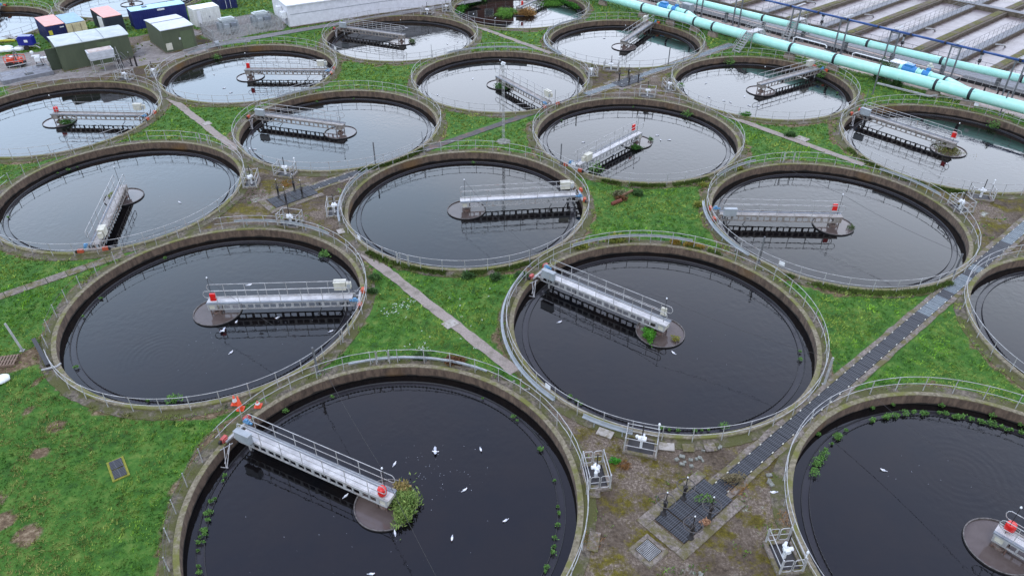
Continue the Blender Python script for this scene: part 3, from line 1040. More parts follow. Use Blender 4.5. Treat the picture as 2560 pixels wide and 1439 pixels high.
# ------------------------------------------------------------------ ring railings
RR, NP = 10.33, 39
def m_post(h=1.1, r=.026):
    mb = MB()
    mb.tube([(0, 0, -.1), (0, 0, h)], r, 6)
    mb.ell((0, 0, h), (.038, .038, .038), 6, 4)
    mb.ell((0, 0, h * .52), (.036, .036, .036), 6, 4)
    return mb
GAPS = {'T1': [(96, 101)], 'T4': [(243, 249)], 'T3': [(337, 342)], 'T5': [(91, 97)], 'T6': [(64, 70)]}
GUARD = {'T1': (160, 262), 'T3': (108, 216), 'T6': (100, 175)}   # stretches with thin wire instead of tube
for nme, (cx_, cy_) in TANKS.items():
    root = thing('safety_railing', 'galvanised two rail safety railing round ' + TD[nme], 'railing', (cx_, cy_, -0.12), group='railings round the tanks')
    gaps = GAPS.get(nme, [])
    gd = GUARD.get(nme)
    off = (hash(nme[1:]) % 7) * 0.02
    off = int(nme[1:]) * .021
    for k in range(NP):
        a = 2 * math.pi * k / NP + off
        part('post', m_post, M['galv_rail'], root, 'railpost', loc=(RR * math.cos(a), RR * math.sin(a), 0))
    def arc(a0, a1, z, r, m_, nm):
        n = max(6, int((a1 - a0) / 2.5))
        jit = [(random.uniform(-.012, .012)) for _ in range(n + 1)]
        pts = [((RR + jit[i]) * math.cos(R_(a0 + (a1 - a0) * i / n)), (RR + jit[i]) * math.sin(R_(a0 + (a1 - a0) * i / n)), z + jit[i]) for i in range(n + 1)]
        part(nm, MB().tube(pts, r, 6), m_, root, smooth=True)
    if gd:
        a0, a1 = gd
        segs = [(a1, a0 + 360)]
        arc(a0, a1, 1.06, .010, M['guard'], 'guard_wire')
        arc(a0, a1, .56, .010, M['guard'], 'guard_wire')
    elif gaps:
        segs = [(gaps[0][1], gaps[0][0] + 360)]
    else:
        segs = None
    if segs and gd and gaps:
        g0, g1 = gaps[0]
        if g0 < segs[0][0]: g0, g1 = g0 + 360, g1 + 360
        segs = [(segs[0][0], g0), (g1, segs[0][1])]
    for z, nm in ((1.1, 'top_rail'), (.57, 'mid_rail')):
        if segs is None:
            jj = random.random()
            pts = [((RR + .008 * math.sin(5 * a + jj)) * math.cos(a), (RR + .008 * math.sin(5 * a + jj)) * math.sin(a), z + .008 * math.sin(9 * a + jj)) for a in [2 * math.pi * i / 117 for i in range(117)]]
            part(nm, MB().tube(pts, .020, 6, closed=True), M['galv_rail'], root, smooth=True)
        else:
            for a0, a1 in segs: arc(a0, a1, z, .020, M['galv_rail'], nm)
    for g0, g1 in gaps:                   # looped gate
        mb = MB()
        e0, e1 = R_(g0 + .5), R_(g1 - .5)
        P0 = Vector((RR * math.cos(e0), RR * math.sin(e0), 0))
        P1 = Vector((RR * math.cos(e1), RR * math.sin(e1), 0))
        d = (P1 - P0)
        up = lambda f, z: tuple(P0 + d * f + Vector((0, 0, z)))
        mb.tube([up(.04, .2), up(.04, 1.0), up(.15, 1.1), up(.85, 1.1), up(.96, 1.0), up(.96, .2)], .024, 6)
        mb.tube([up(.04, .6), up(.96, .6)], .02, 6)
        mb.tube([up(-.06, -.1), up(-.06, 1.12)], .035, 6)
        mb.tube([up(1.06, -.1), up(1.06, 1.12)], .035, 6)
        part('gate', mb, M['galv_rail'], root)

# ------------------------------------------------------------------ stilling drums and scraper bridges
def m_drum_rim():
    return MB().lathe([(1.64, WZ - .3), (1.64, WZ + .10), (1.58, WZ + .10), (1.58, WZ - .3)], 64)
def m_drum_side():
    return MB().lathe([(1.652, WZ - .3), (1.652, WZ + .085)], 64)
def m_legs(x, y):
    mb = MB()
    mb.bar((x, y, WZ - .2), (x, y, -.18), .07)
    return mb
BR = {'T1': 153.3, 'T2': 143.2, 'T3': 3.0, 'T4': 6.7, 'T5': 177.7, 'T6': 282, 'T7': 163.5, 'T8': 227, 'T9': 32.1, 'T10': 303.9,
      'T11': 157.6, 'T12': 59.8, 'T13': -1.0, 'T14': -2.1, 'T15': 129.8, 'T16': 59, 'T17': 300, 'T18': -48, 'T19': 100, 'T20': 40}
RED = {'T1': 'tub', 'T3': 'box', 'T5': 'box', 'T8': 'box', 'T13': 'box', 'T14': 'tub', 'T15': 'box', 'T16': 'box', 'T18': 'tub', 'T2': 'cream'}
CAB = {'T1': 'cabinet', 'T2': 'cabinet', 'T5': 'cabinet', 'T7': 'cabinet', 'T11': 'cabinet', 'T15': 'cabinet', 'T16': 'cabinet'}
DRV = {'T1': 'pinkred', 'T2': 'pinkred', 'T11': 'pinkred'}
DZ = 0.24                                     # deck height above the coping
def m_rail_side(sg):
    """loop-ended tube rails along one side"""
    y = sg * .40
    mb = MB()
    x0, x1 = -.42, 9.25
    top, mid = DZ + 1.08, DZ + .55
    mb.tube([(x0 + .1, y, mid), (x0, y, mid + .08), (x0 - .06, y, (top + mid) / 2), (x0, y, top - .08), (x0 + .1, y, top), (x1 - .1, y, top), (x1, y, top - .08),
             (x1 + .05, y, (top + mid) / 2), (x1, y, mid + .08), (x1 - .1, y, mid), (x0 + .1, y, mid)], .024, 6)
    return mb
def m_girder(sg):
    y = sg * .39
    mb = MB()
    mb.box((4.55, y, DZ - .02), (10.0, .05, .13))      # upper chord plate
    mb.box((4.55, y, -.215), (9.9, .07, .07))          # lower chord
    n = 19
    for i in range(n + 1):
        x = -.38 + 9.86 * i / n
        mb.box((x, y, -.01), (.18 if i % 2 else .09, .045, .40))
    return mb
def m_deck():
    mb = MB()
    mb.box((4.45, -.02 + .1, DZ - .02), (9.9, .56, .035))
    mb.box((4.45, .40, DZ + .03), (9.9, .02, .08))
    mb.box((4.45, .28, DZ + .004), (9.9, .05, .02))
    return mb
def m_trough():
    mb = MB()
    mb.box((4.45, -.31, DZ - .005), (9.9, .20, .06))
    mb.box((4.45, -.415, DZ + .03), (9.9, .015, .08))
    return mb
def m_endbox():
    mb = MB()
    mb.box((-.1, 0, -.05), (.62, .74, .34))
    mb.box((-.1, 0, -.24), (.40, .46, .06))
    return mb
def m_wheelbox(sg):
    mb = MB()
    mb.box((10.02, sg * .88, .17), (.22, .44, .26), sg * .1, 0, .88)
    mb.box((9.93, sg * .88, .13), (.14, .24, .16))
    return mb
def m_carriage():
    mb = MB()
    mb.box((9.85, 0, .07), (.16, 1.9, .12))
    mb.box((9.55, -.42, .0), (.5, .08, .12))
    mb.box((9.55, .42, .0), (.5, .08, .12))
    return mb
def m_wheel(sg):
    mb = MB()
    n = 14
    for dx in (-.05, .05):
        pass
    pts = []
    mb.tube([(9.96, sg * 1.14, .13), (10.08, sg * 1.14, .13)], .13, n)
    return mb
def m_scraper_arm(k):
    mb = MB()
    if k == 0: mb.tube([(7.0, .1, -.2), (7.25, -.35, -.42), (6.75, -.75, -1.0)], .03, 6)
    if k == 1: mb.bar((8.7, 0, -.2), (8.7, -.05, -1.0), .06)
    if k == 2: mb.bar((8.3, 0, -.2), (8.9, .5, -.9), .04)
    return mb
def m_skimmer():
    mb = MB()
    for a, b in (((9.6, .9, .05), (9.05, 1.9, -.66)), ((9.7, 1.25, .05), (9.1, 1.9, -.66)), ((9.6, .9, .05), (9.35, 1.75, -.62)), ((9.5, .8, .0), (9.75, 1.5, .0)),
                 ((9.0, 1.86, -.66), (9.4, 2.0, -.66))):
        mb.bar(a, b, .035)
    return mb
def m_mast():
    mb = MB()
    mb.tube([(-.1, 0, DZ), (-.1, 0, DZ + 1.9)], .016, 5)
    return mb
def m_cab(kind):
    mb = MB()
    if kind == 'cabinet':
        mb.box((8.75, .58, DZ + .42), (1.0, .30, .62))
        mb.box((8.75, .58, DZ + .745), (1.06, .36, .03))
    else:
        mb.box((8.55, .58, DZ + .62), (.80, .42, .62))
        mb.box((8.55, .58, DZ + .945), (.86, .48, .03))
        mb.box((9.15, .55, DZ + .62), (.32, .30, .42))
    return mb
def m_motor():
    mb = MB()
    mb.tube([(9.85, -.55, .34), (9.45, -.55, .34)], .11, 10)
    mb.box((9.66, -.55, .48), (.2, .16, .1))
    mb.tube([(9.4, -.55, .34), (9.28, -.55, .34)], .07, 8)
    return mb
M['galv_old'] = mat('weathered grey steel', (146, 141, 134), (112, 104, 96), scale=2.5, rough=0.7, c3=(104, 80, 64), s3=1.6, p3=(0.54, 0.70))
M['deck_old'] = mat('weathered deck', (158, 154, 148), (128, 122, 116), scale=1.6, rough=0.7, c3=(106, 96, 84), s3=3, p3=(0.56, 0.72))
OLD = ('T5', 'T6', 'T7', 'T9', 'T11', 'T12', 'T13', 'T14', 'T15', 'T16', 'T19', 'T20', 'T10')
for nme, ang in BR.items():
    cx_, cy_ = TANKS[nme]
    old = nme in OLD
    MG, MD = (M['galv_old'], M['deck_old']) if old else (M['galv'], M['deck'])
    dr = thing('stilling_drum', 'round stilling drum rising from the water of ' + TD[nme], 'drum', (cx_, cy_, 0), R_(ang), 'stilling drums in the tank centres')
    part('rim', m_drum_rim, M['drum'], dr, 'drumrim', smooth=False)
    part('side', m_drum_side, M['drum_dark'], dr, 'drumside', smooth=True)
    part('sludge_water', lambda: m_disc(1.57, WZ + .03, 48), M['brown_water'], dr, 'drumwater')
    for k, (x, y) in enumerate(((-.3, -.3), (.3, -.3), (.3, .3), (-.3, .3))):
        part('leg', lambda: m_legs(x, y), M['frame'], dr, ('leg', k))
    def cone_():
        mb = MB()
        mb.lathe([(.0, WZ - .05), (.34, WZ - .05), (.34, WZ + .12), (.12, WZ + .2), (.12, -.2)], 16)
        return mb
    part('column', cone_, M['frame'], dr, 'column')
    b = thing('scraper_bridge', 'galvanised scraper bridge with handrails over ' + TD[nme], 'scraper bridge', (cx_, cy_, 0), R_(ang), 'scraper bridges over the tanks')
    part('deck', m_deck, MD, b, ('deck', old))
    part('trough', m_trough, M['trough'], b, 'trough')
    for sg in (-1, 1):
        part('girder', lambda: m_girder(sg), MG, b, ('girder', sg, old))
        hr = part('handrail', lambda: m_rail_side(sg), M['galv_rail'], b, ('handrail', sg), smooth=True)
        for k in range(7):
            x = .35 + k * 1.42
            part('post', lambda: MB().tube([(0, 0, -.14), (0, 0, 1.08)], .022, 6), M['galv_rail'], hr, 'bpost', loc=(x + (.3 if sg > 0 else 0), sg * .40, DZ))
        wb = part('wheel_box', lambda: m_wheelbox(sg), M[DRV.get(nme, 'orange')], b, ('wbox', sg, DRV.get(nme, 'orange')))
        part('wheel', lambda: m_wheel(sg), M['black'], wb, ('wheel', sg))
    part('end_box', m_endbox, MG if old else M['cream'], b, ('endbox', old))
    part('carriage', m_carriage, MG, b, ('carriage', old))
    for k in (0, 1, 2):
        part('scraper_arm', lambda: m_scraper_arm(k), M['black'], b, ('arm', k))
    for k in (-1, 1):
        part('outer_leg', lambda: MB().bar((8.85, .3 * k, -.1), (8.85, .3 * k, -1.0), .09), M['galv'], b, ('oleg', k))
    part('skimmer_frame', m_skimmer, M['galv'], b, 'skim')
    part('motor', m_motor, M['motor'], b, 'motor')
    ck = CAB.get(nme, 'creambox')
    cb = part('control_box', lambda: m_cab(ck), M['cabinet'] if ck == 'cabinet' else M['cream'], b, ('cab', ck))
    if ck != 'cabinet':
        part('panel_door', lambda: MB().box((9.15, .39, DZ + .62), (.22, .02, .30)), M['cabinet'], cb, 'paneldoor')
    ms = part('light_mast', m_mast, M['black'], b, 'mast')
    part('lamp', lambda: MB().ell((-.1, 0, DZ + 1.93), (.055, .055, .07), 8, 5), M['white'], ms, 'mastlamp')
    rd = RED.get(nme)
    if rd:
        if rd == 'tub':
            def bt():
                mb = MB()
                mb.lathe([(.0, 0), (.19, 0), (.235, .10), (.235, .42), (.20, .5), (.0, .52)], 16)
                return mb
            part('lifebelt_holder', bt, M['red'], b, 'redtub', smooth=True, loc=(-.05, .18, DZ + .12))
        else:
            def bx_():
                mb = MB()
                mb.box((0, 0, .32), (.40, .16, .56), 0, 0, .9)
                mb.box((0, -.09, .32), (.26, .03, .36))
                return mb
            part('lifebelt_holder', bx_, M['red'] if rd == 'box' else M['cream'], b, ('redbox', rd), loc=(.1, -.34, DZ + .25))

# ------------------------------------------------------------------ valve cages, handwheels
def m_cage_frame(sx):
    mb = MB()
    for y in (-.85, .85):
        mb.bar((sx * .55, y, 0), (sx * .55, y, 1.12), .07)
    for z in (.55, 1.09):
        mb.tube([(sx * .55, -.86, z), (sx * .55, .86, z)], .024, 6)
    return mb
def m_cage_gate(sg):
    mb = MB()
    y = .85 * sg
    for x0, x1 in ((-.50, -.04), (.04, .50)):
        mb.tube([(x0, y, .2), (x0, y, .98), (x0 + .08, y, 1.06), (x1 - .08, y, 1.06), (x1, y, .98), (x1, y, .28), (x1 - .08, y, .2), (x0 + .08, y, .2), (x0, y, .28)], .022, 6)
        mb.tube([(x0, y, .62), (x1, y, .62)], .018, 6)
    return mb
def m_cage_plinth():
    mb = MB()
    mb.box((0, -.82, .02), (1.35, .22, .20))
    mb.box((0, .82, .02), (1.35, .22, .20))
    mb.box((.58, 0, .02), (.20, 1.42, .20))
    mb.box((-.62, 0, .02), (.12, 1.42, .20))
    return mb
def m_actuator():
    mb = MB()
    mb.box((0, 0, .30), (.14, .14, .62))
    mb.tube([(0, -.22, .72), (0, .24, .72)], .13, 10)
    mb.tube([(-.28, .05, .74), (.18, .05, .74)], .10, 10)
    mb.ell((-.1, -.28, .70), (.10, .10, .12), 8, 5)
    mb.ell((.05, 0, .86), (.09, .09, .10), 8, 5)
    return mb
def m_spindle():
    return MB().tube([(0, 0, .8), (0, 0, 1.75)], .035, 8)
CAGES = [('T1', 7, 11.0), ('T2', 255, 11.1), ('T18', 185.5, 11.1), ('T4', 188, 10.95), ('T3', 77, 11.2), ('T7', 254.8, 10.95), ('T6', 7.3, 11.0), ('T8', 76, 11.1),
         ('T9', 186, 11.0), ('T10', 8.5, 10.9), ('T12', 254.5, 10.9), ('T5', 8.7, 11.2), ('T15', 256.5, 10.95), ('T14', 77, 11.2), ('T13', 187, 11.0), ('T11', 77, 11.1), ('T16', 186, 11.0)]
for nme, a, r in CAGES:
    cx_, cy_ = TANKS[nme]
    a = R_(a)
    c = thing('valve_cage', 'railed cage with white actuator at ' + TD[nme], 'valve cage',
              (cx_ + r * math.cos(a), cy_ + r * math.sin(a), -.12), a, 'valve cages beside the tanks')
    for sx in (-1, 1):
        part('side_frame', lambda: m_cage_frame(sx), M['galv_rail'], c, ('cframe', sx))
    part('gate', lambda: m_cage_gate(-1), M['galv_rail'], c, ('cgate', -1))
    part('gate', lambda: m_cage_gate(1), M['galv_rail'], c, ('cgate', 1))
    part('plinth', m_cage_plinth, M['kerb'], c, 'cplinth')
    part('pit', lambda: MB().box((0, 0, .035), (1.05, 1.42, .02)), M['black'], c, 'cpit')
    part('actuator', m_actuator, M['white'], c, 'cact')
    part('spindle', m_spindle, M['black'], c, 'cspin')
    if nme in ('T2', 'T18', 'T7', 'T15', 'T12'):
        def lamp_():
            mb = MB()
            mb.tube([(-.5, .8, 1.1), (-.5, .8, 1.5)], .03, 6)
            mb.ell((-.5, .8, 1.5), (.07, .07, .11), 8, 5)
            return mb
        part('lamp', lamp_, M['white'], c, 'clamp')
def m_wheel_rim():
    mb = MB()
    mb.tube(ring_pts(.46, 1.02, 24), .022, 5, closed=True)
    for k in range(6):
        a = k * math.pi / 3
        mb.tube([(0, 0, 1.0), (.25 * math.cos(a + .25), .25 * math.sin(a + .25), 1.01), (.46 * math.cos(a), .46 * math.sin(a), 1.02)], .016, 5)
    return mb
def m_pedestal():
    mb = MB()
    mb.lathe([(.17, 0), (.17, .04), (.085, .09), (.075, .72), (.12, .8), (.12, .95), (.05, 1.0), (.0, 1.0)], 12)
    return mb
def m_stem():
    return MB().tube([(0, 0, .95), (0, 0, 1.62)], .026, 6)
WH = {'nearest': [(22.6, -12.75), (21.1, -12.8), (22.6, -11.15), (21.0, -11.05)], 'middle': [(21.5, -55.65), (21.4, -54.0), (23.0, -55.65), (23.0, -54.2)],
      'far': [(64.4, -55.6), (66.1, -55.7), (64.3, -54.0), (65.8, -53.9)], 'kiosk side': [(21.6, -97.9), (23.0, -97.9)]}
WP = {'nearest': ['at the top', 'at the left', 'at the right', 'at the bottom'], 'middle': ['at the left', 'at the bottom', 'at the top', 'at the right'],
      'far': ['at the left', 'at the top', 'at the bottom', 'at the right'], 'kiosk side': ['on the left', 'on the right']}
for g, L in WH.items():
    for k, (s, t) in enumerate(L):
        c = thing('valve_handwheel', 'spoked valve handwheel on black pedestal, %s of the %s group' % (WP[g][k], g), 'handwheel', st(s, t, -.1), random.uniform(0, 1), 'valve handwheels in the clearings')
        part('pedestal', m_pedestal, M['black'], c, 'ped', smooth=True)
        part('wheel', m_wheel_rim, M['wheel_iron'], c, 'whl')
        sm = part('stem', m_stem, M['black'], c, 'stem')
        part('cap', lambda: MB().ell((0, 0, 1.64), (.045, .045, .05), 6, 4), M['white'], sm, 'stemcap')

# ------------------------------------------------------------------ lamp mast, poles, wires
r0 = thing('lamp_mast', 'tall slim lattice lighting mast with a white floodlight', 'mast', (-.87, 67.56, -.15))
mb = MB()
for x, y in ((-.12, -.08), (.12, -.08), (0, .12)):
    mb.tube([(x, y, 0), (x * .8, y * .8, 7.6)], .02, 5)
for i in range(28):
    z = .15 + i * .27
    k = 1 - .2 * z / 7.6
    q = [(-.12 * k, -.08 * k), (.12 * k, -.08 * k), (0, .12 * k)]
    for a in range(3):
        b_ = (a + 1) % 3
        mb.tube([(q[a][0], q[a][1], z), (q[b_][0], q[b_][1], z + (.27 if i % 2 else 0))], .014, 4)
part('lattice', mb, M['galv'], r0)
part('base', MB().lathe([(.0, .12), (.5, .12), (.72, .02)], 10), M['stone'], r0)
part('floodlight', MB().box((.02, -.1, 7.8), (.34, .22, .26), .3, .4).tube([(0, 0, 7.5), (0, 0, 7.9)], .04, 6), M['white'], r0)
part('bracket', MB().tube([(-.2, 0, 7.3), (-.2, 0, 8.0)], .02, 5), M['black'], r0)
POLES = [(4.45, 62.18, 2.23, 'between the middle tank and the one right of the mast'), (1.33, 45.57, 1.5, 'beside the bridge end of the front right tank'),
         (-11.87, 33.72, 2.18, 'between the front left and bottom centre tanks'), (18.49, 46.10, 2.34, 'between the front right and big right tanks'),
         (40.48, 80.20, 3.55, 'tall one below the bushy end of the near pipe'), (51.61, 74.33, 2.6, 'beside the near pipe at the upper right edge'),
         (21.21, 90.92, 1.8, 'on the near-right edge of the far tank under the pipe'), (19.14, 89.88, 2.26, 'in front of the far tank under the pipe'),
         (7.22, 79.29, 2.23, 'right of the tank behind the mast'), (4.60, 76.61, 1.84, 'left of the blue grey walkway'),
         (-12.68, 62.32, 2.3, 'thin one beside the middle tank at upper left'), (-8.58, 65.51, 1.9, 'beside the dark tarmac path'),
         (-9.44, 79.20, 1.98, 'left of the tank behind the mast'), (-10.20, 92.88, 1.5, 'in front of the tank by the white building'),
         (38.93, 78.18, 1.4, 'right of the tank beside the pipe stairs'), (-40.51, 68.30, 1.4, 'in front of the tank below the green kiosk'),
         (-23.39, 82.31, 1.5, 'in front of the tank below the transformers'), (18.88, 32.89, 2.14, 'at the right of the front right tank'),
         (32.19, 44.31, 2.02, 'where the grating walkway passes the big right tank'), (-31.20, 35.9, 2.1, 'leaning pale one at the left edge'),
         (-25.62, 108.6 - 12, 1.8, 'beside the tarmac track'), (-7.3, 117.0, 2.6, 'short one left of the top centre tank')]
for k, (x, y, h, where) in enumerate(POLES):
    thin = h < 2.0
    p = MB()
    lean = (.45, .12) if 'leaning' in where else (random.uniform(-.04, .04), random.uniform(-.04, .04))
    p.bar((0, 0, 0), (lean[0] * -.8, lean[1], h), .045 if thin else .085, .045 if thin else .11)
    p.box((0, 0, .02), (.26, .26, .04))
    o = part('steel_pole', p, M['galv'] if ('leaning' in where or 'front right tank' in where and k == 17) else M['steel_post'], None, loc=(x, y, -.13))
    tag(o, 'upright steel pole, ' + where, 'pole', 'steel poles round the tanks')
def wire(a, b, sag, label, r=.011):
    a, b = Vector(a), Vector(b)
    pts = []
    for i in range(17):
        f = i / 16
        p = a.lerp(b, f)
        p.z -= sag * 4 * f * (1 - f)
        pts.append(p)
    o = part('overhead_cable', MB().tube(pts, r, 4), M['black'])
    tag(o, label, 'cable', 'thin cables over the tanks')
def mtop(n):
    c = TANKS[n]
    a = R_(BR[n])
    return (c[0] - .1 * math.cos(a), c[1] - .1 * math.sin(a), DZ + 1.9)
wire((-11.87, 33.72, 2.0), mtop('T1'), .35, 'thin cable from a pole to the bottom centre bridge mast')
wire(mtop('T1'), (-1.2, 15.2, 1.6), .3, 'thin cable crossing the lower half of the bottom centre tank')
wire((32.19, 44.31, 1.9), mtop('T5'), .25, 'thin cable from the walkway pole to the big right tank mast')
wire(mtop('T5'), (21.6, 62.6, 1.9), .25, 'thin cable across the back of the big right tank')
wire((18.88, 32.89, 2.0), mtop('T2'), .35, 'thin cable across the right half of the front right tank')
wire(mtop('T2'), (1.33, 45.57, 1.4), .3, 'thin cable along the front right tank bridge')
wire(mtop('T3'), (-11.87, 33.72, 2.0), .35, 'thin cable across the right half of the front left tank')
wire(mtop('T4'), (1.33, 45.57, 1.4), .3, 'thin cable across the middle tank')
wire(mtop('T15'), (37.2, 76.1, 1.3), .2, 'thin cable across the tank at the upper right edge')
wire(mtop('T18'), (18.88, 32.89, 2.0), .4, 'thin cable across the bottom right corner tank')
wire(mtop('T14'), (-40.51, 68.30, 1.2), .2, 'thin cable over the tank below the green kiosk')
wire(mtop('T13'), (-23.39, 82.31, 1.3), .2, 'thin cable over the tank below the transformers')

# cable trays outside some railings
def tray(nme, a0, a1, label, r=10.55, z=.30, hgt=.22):
    cx_, cy_ = TANKS[nme]
    mb = MB()
    n = max(4, int((a1 - a0) / 3))
    mb.lathe([(r, z), (r + .16, z), (r + .16, z + .04), (r + .02, z + .04), (r + .02, z + hgt), (r, z + hgt), (r, z)], n, R_(a0), R_(a1))
    for k in range(int((a1 - a0) / 9) + 1):
        a = R_(a0 + 4 + k * 9)
        if a > R_(a1): break
        mb.bar(((r + .08) * math.cos(a), (r + .08) * math.sin(a), -.12), ((r + .08) * math.cos(a), (r + .08) * math.sin(a), z), .05)
    o = part('cable_tray', mb, M['cabinet'], None, loc=(cx_, cy_, 0))
    tag(o, label, 'cable tray', 'curved cable trays along the railings')
tray('T2', 68, 120, 'pale grey curved cable tray behind the front right tank')
tray('T2', 236, 252, 'pale grey curved tray at the front of the front right tank')
tray('T2', 150, 225, 'pale grey curved tray left of the front right tank')
tray('T10', 72, 130, 'pale grey curved cable tray behind the tank behind the mast')
tray('T12', 118, 215, 'pale grey curved cable tray left of the far pipe-side tank')
tray('T5', 112, 140, 'pale grey cable tray behind the big right tank')
tray('T5', 168, 215, 'bluish curved tray left of the big right tank')
tray('T5', 18, 50, 'grey tray behind the right side of the big right tank')
tray('T3', 55, 100, 'grey curved tray behind the front left tank', .0 + 10.55)
tray('T13', 105, 150, 'grey curved tray behind the tank below the transformers')
tray('T7', 112, 140, 'grey tray at the upper left of the tank left of the mast')
tray('T1', 62, 110, 'grey low tray behind the bottom centre tank', 10.5, .1, .1)
tray('T4', 150, 200, 'grey tray left of the middle tank')
# small white signs on the railings
def sign(nme, a, label):
    cx_, cy_ = TANKS[nme]
    a = R_(a)
    o = part('notice_sign', MB().box((0, 0, 0), (.02, .42, .32)), M['white'], None, ('sign'), loc=(cx_ + 10.40 * math.cos(a), cy_ + 10.40 * math.sin(a), .75), rz=a)
    tag(o, label, 'sign', 'blank white notice plates on the railings')
sign('T2', 221, 'white plate on the front left railing of the front right tank')
sign('T5', 229, 'white plate on the front railing of the big right tank')
sign('T4', 221, 'white plate on the lower left railing of the middle tank')
sign('T8', 229, 'white plate beside the orange wheel boxes right of the mast')
sign('T10', 224, 'white plate on the front railing of the tank behind the mast')
sign('T15', 52, 'white plate on the back railing at the upper right edge')
sign('T11', 225, 'white plate on the railing of the tank by the white building')

# ------------------------------------------------------------------ turquoise mains, supports and branches
def pipe_run(label, pts, r, coup, name='large_pipe', fl=.09):
    """polyline pipe in (s, t, z); one section per leg and a rubber coupling at each inner joint"""
    P_ = [st(*p) for p in pts]
    root = thing(name, label, 'pipe', P_[0])
    for i in range(len(P_) - 1):
        a, b = P_[i] - P_[0], P_[i + 1] - P_[0]
        d = (b - a).normalized()
        mb = MB()
        g = .16 if coup else 0
        mb.tube([a + d * g, a + d * (g + .02), a + d * (g + .10), a + d * (g + .12), b - d * (g + .12), b - d * (g + .10), b - d * (g + .02), b - d * g],
                [r, r + .02, r + .02, r, r, r + .02, r + .02, r] if coup else r, 28)
        sec = part('pipe_section', mb, M['teal'], root, smooth=True)
        if coup:
            for e, sg in ((a, 1), (b, -1)):
                side = d.cross(Vector((0, 0, 1))).normalized()
                lug = MB()
                for k in (-.75, .75):
                    q = e + d * sg * .30 + side * r * math.sin(k) + Vector((0, 0, r * math.cos(k)))
                    lug.box(tuple(q), (.30, .12, .05), math.atan2(d.y, d.x))
                part('lug', MB().box(tuple(e + d * sg * .32 + side * r * .64 + Vector((0, 0, r * .78))), (.34, .12, .05), math.atan2(d.y, d.x)), M['teal'], sec)
                part('lug', MB().box(tuple(e + d * sg * .32 - side * r * .64 + Vector((0, 0, r * .78))), (.34, .12, .05), math.atan2(d.y, d.x)), M['teal'], sec)
    if coup:
        for i in range(1, len(P_) - 1):
            a = P_[i] - P_[0]
            d = (P_[i + 1] - P_[i - 1]).normalized()
            part('coupling', MB().tube([a - d * .17, a - d * .15, a + d * .15, a + d * .17], [r - .03, r + .01, r + .01, r - .03], 28), M['coupling'], root)
    return root
NP_ = [(86.6, -92.0), (86.75, -79.5), (86.55, -71.3), (86.7, -66.3), (86.75, -62.1), (86.7, -59.0), (86.67, -47.2), (87.05, -41.5), (87.7, -29.7), (87.75, -26.0), (88.2, -12), (88.6, 0)]
pipe_run('thick turquoise main pipe with black couplings nearest the round tanks', [(s, t, 1.2) for s, t in NP_], .60, True)
for k, (s, t) in enumerate(NP_[1:-2]):
    w_ = ['far left one', 'second from the far end', 'third from the far end', 'behind the far round tank', 'fifth, by the far round tank', 'left of the pipe stairs',
          'above the tank beside the stairs', 'below the middle of the near pipe', 'behind the upper right tank'][k]
    c = st(s, t, .1)
    o = part('pipe_plinth', MB().box((0, 0, 0), (.55, 1.5, .78), 0, 0, .82), M['plinth'], None, 'plinth', loc=c, rz=AU - math.pi / 2 + math.pi / 2)
    tag(o, 'concrete plinth under the near turquoise pipe, ' + w_, 'plinth', 'concrete plinths under the near pipe')
FP = [(92.8, -95), (93.3, -76.0), (93.9, -56.2), (94.3, -41.3), (94.8, -32.4), (95.6, -23.9), (96.3, -12), (97, 0)]
pipe_run('slimmer turquoise pipe with handrail standing beyond the concrete yard', [(s, t, 1.6) for s, t in FP], .43, True)

def branch(s0, t0, label):
    """blue valve train on a short branch, swelling into the main pipe"""
    o = st(s0, t0, 1.15)
    root = thing('valve_branch', label, 'pipe branch', o)
    v = lambda s, t, z=0: st(s, t, z) - st(0, 0, 0)
    def seg(name, a, b, r0, r1, m_, par=root, n=22):
        a, b = v(*a), v(*b)
        return part(name, MB().tube([a, b], [r0, r1], n), m_, par, smooth=False)
    seg('pipe_section', (0, -.9), (0, -.6), .36, .36, M['teal'])
    seg('flange', (0, -.62), (0, -.5), .50, .50, M['teal'])
    mb = MB()
    c = v(0, .35)
    mb.tube([v(0, -.5), v(0, -.25), v(0, .9), v(0, 1.15)], [.44, .56, .52, .40], 20)
    mb.box(tuple(v(0, .2, .5)), (1.0, .7, .34), AU - math.pi / 2)
    part('valve_body', mb, M['valve'], root)
    seg('flange', (0, 1.15), (0, 1.28), .50, .50, M['teal'])
    seg('pipe_section', (0, 1.28), (0, 1.7), .36, .36, M['teal'])
    seg('flange', (0, 1.7), (0, 1.82), .48, .48, M['teal'])
    mb = MB()
    mb.tube([v(0, 1.82), v(0, 2.6)], .42, 20)
    mb.box(tuple(v(.35, 2.2, .45)), (.5, .36, .4), AU)
    part('valve_body', mb, M['valve'], root)
    part('actuator', MB().tube([v(.5, 1.9, .8), v(.5, 2.6, .85)], .13, 8).ell(tuple(v(.5, 2.2, 1.05)), (.2, .2, .18), 8, 5), M['cream'], root)
    seg('flange', (0, 2.6), (0, 2.72), .48, .48, M['teal'])
    seg('pipe_section', (0, 2.72), (-.15, 4.4), .38, .40, M['teal'])
    seg('coupling', (-.16, 4.4), (-.22, 4.7), .44, .44, M['coupling'])
    part('reducer', MB().tube([v(-.22, 4.7), v(-1.0, 5.8), v(-2.3, 7.9)], [.42, .50, .55], 22), M['teal'], root, smooth=True)
    part('stand', MB().box(tuple(v(0, .3, -.9)), (.5, .7, .75), AU).box(tuple(v(0, 2.2, -.9)), (.4, .5, .75), AU), M['plinth'], root)
branch(90.2, -34.2, 'blue valve set feeding the near turquoise pipe at the right')
branch(89.3, -70.0, 'blue valve set feeding the near turquoise pipe at the top')

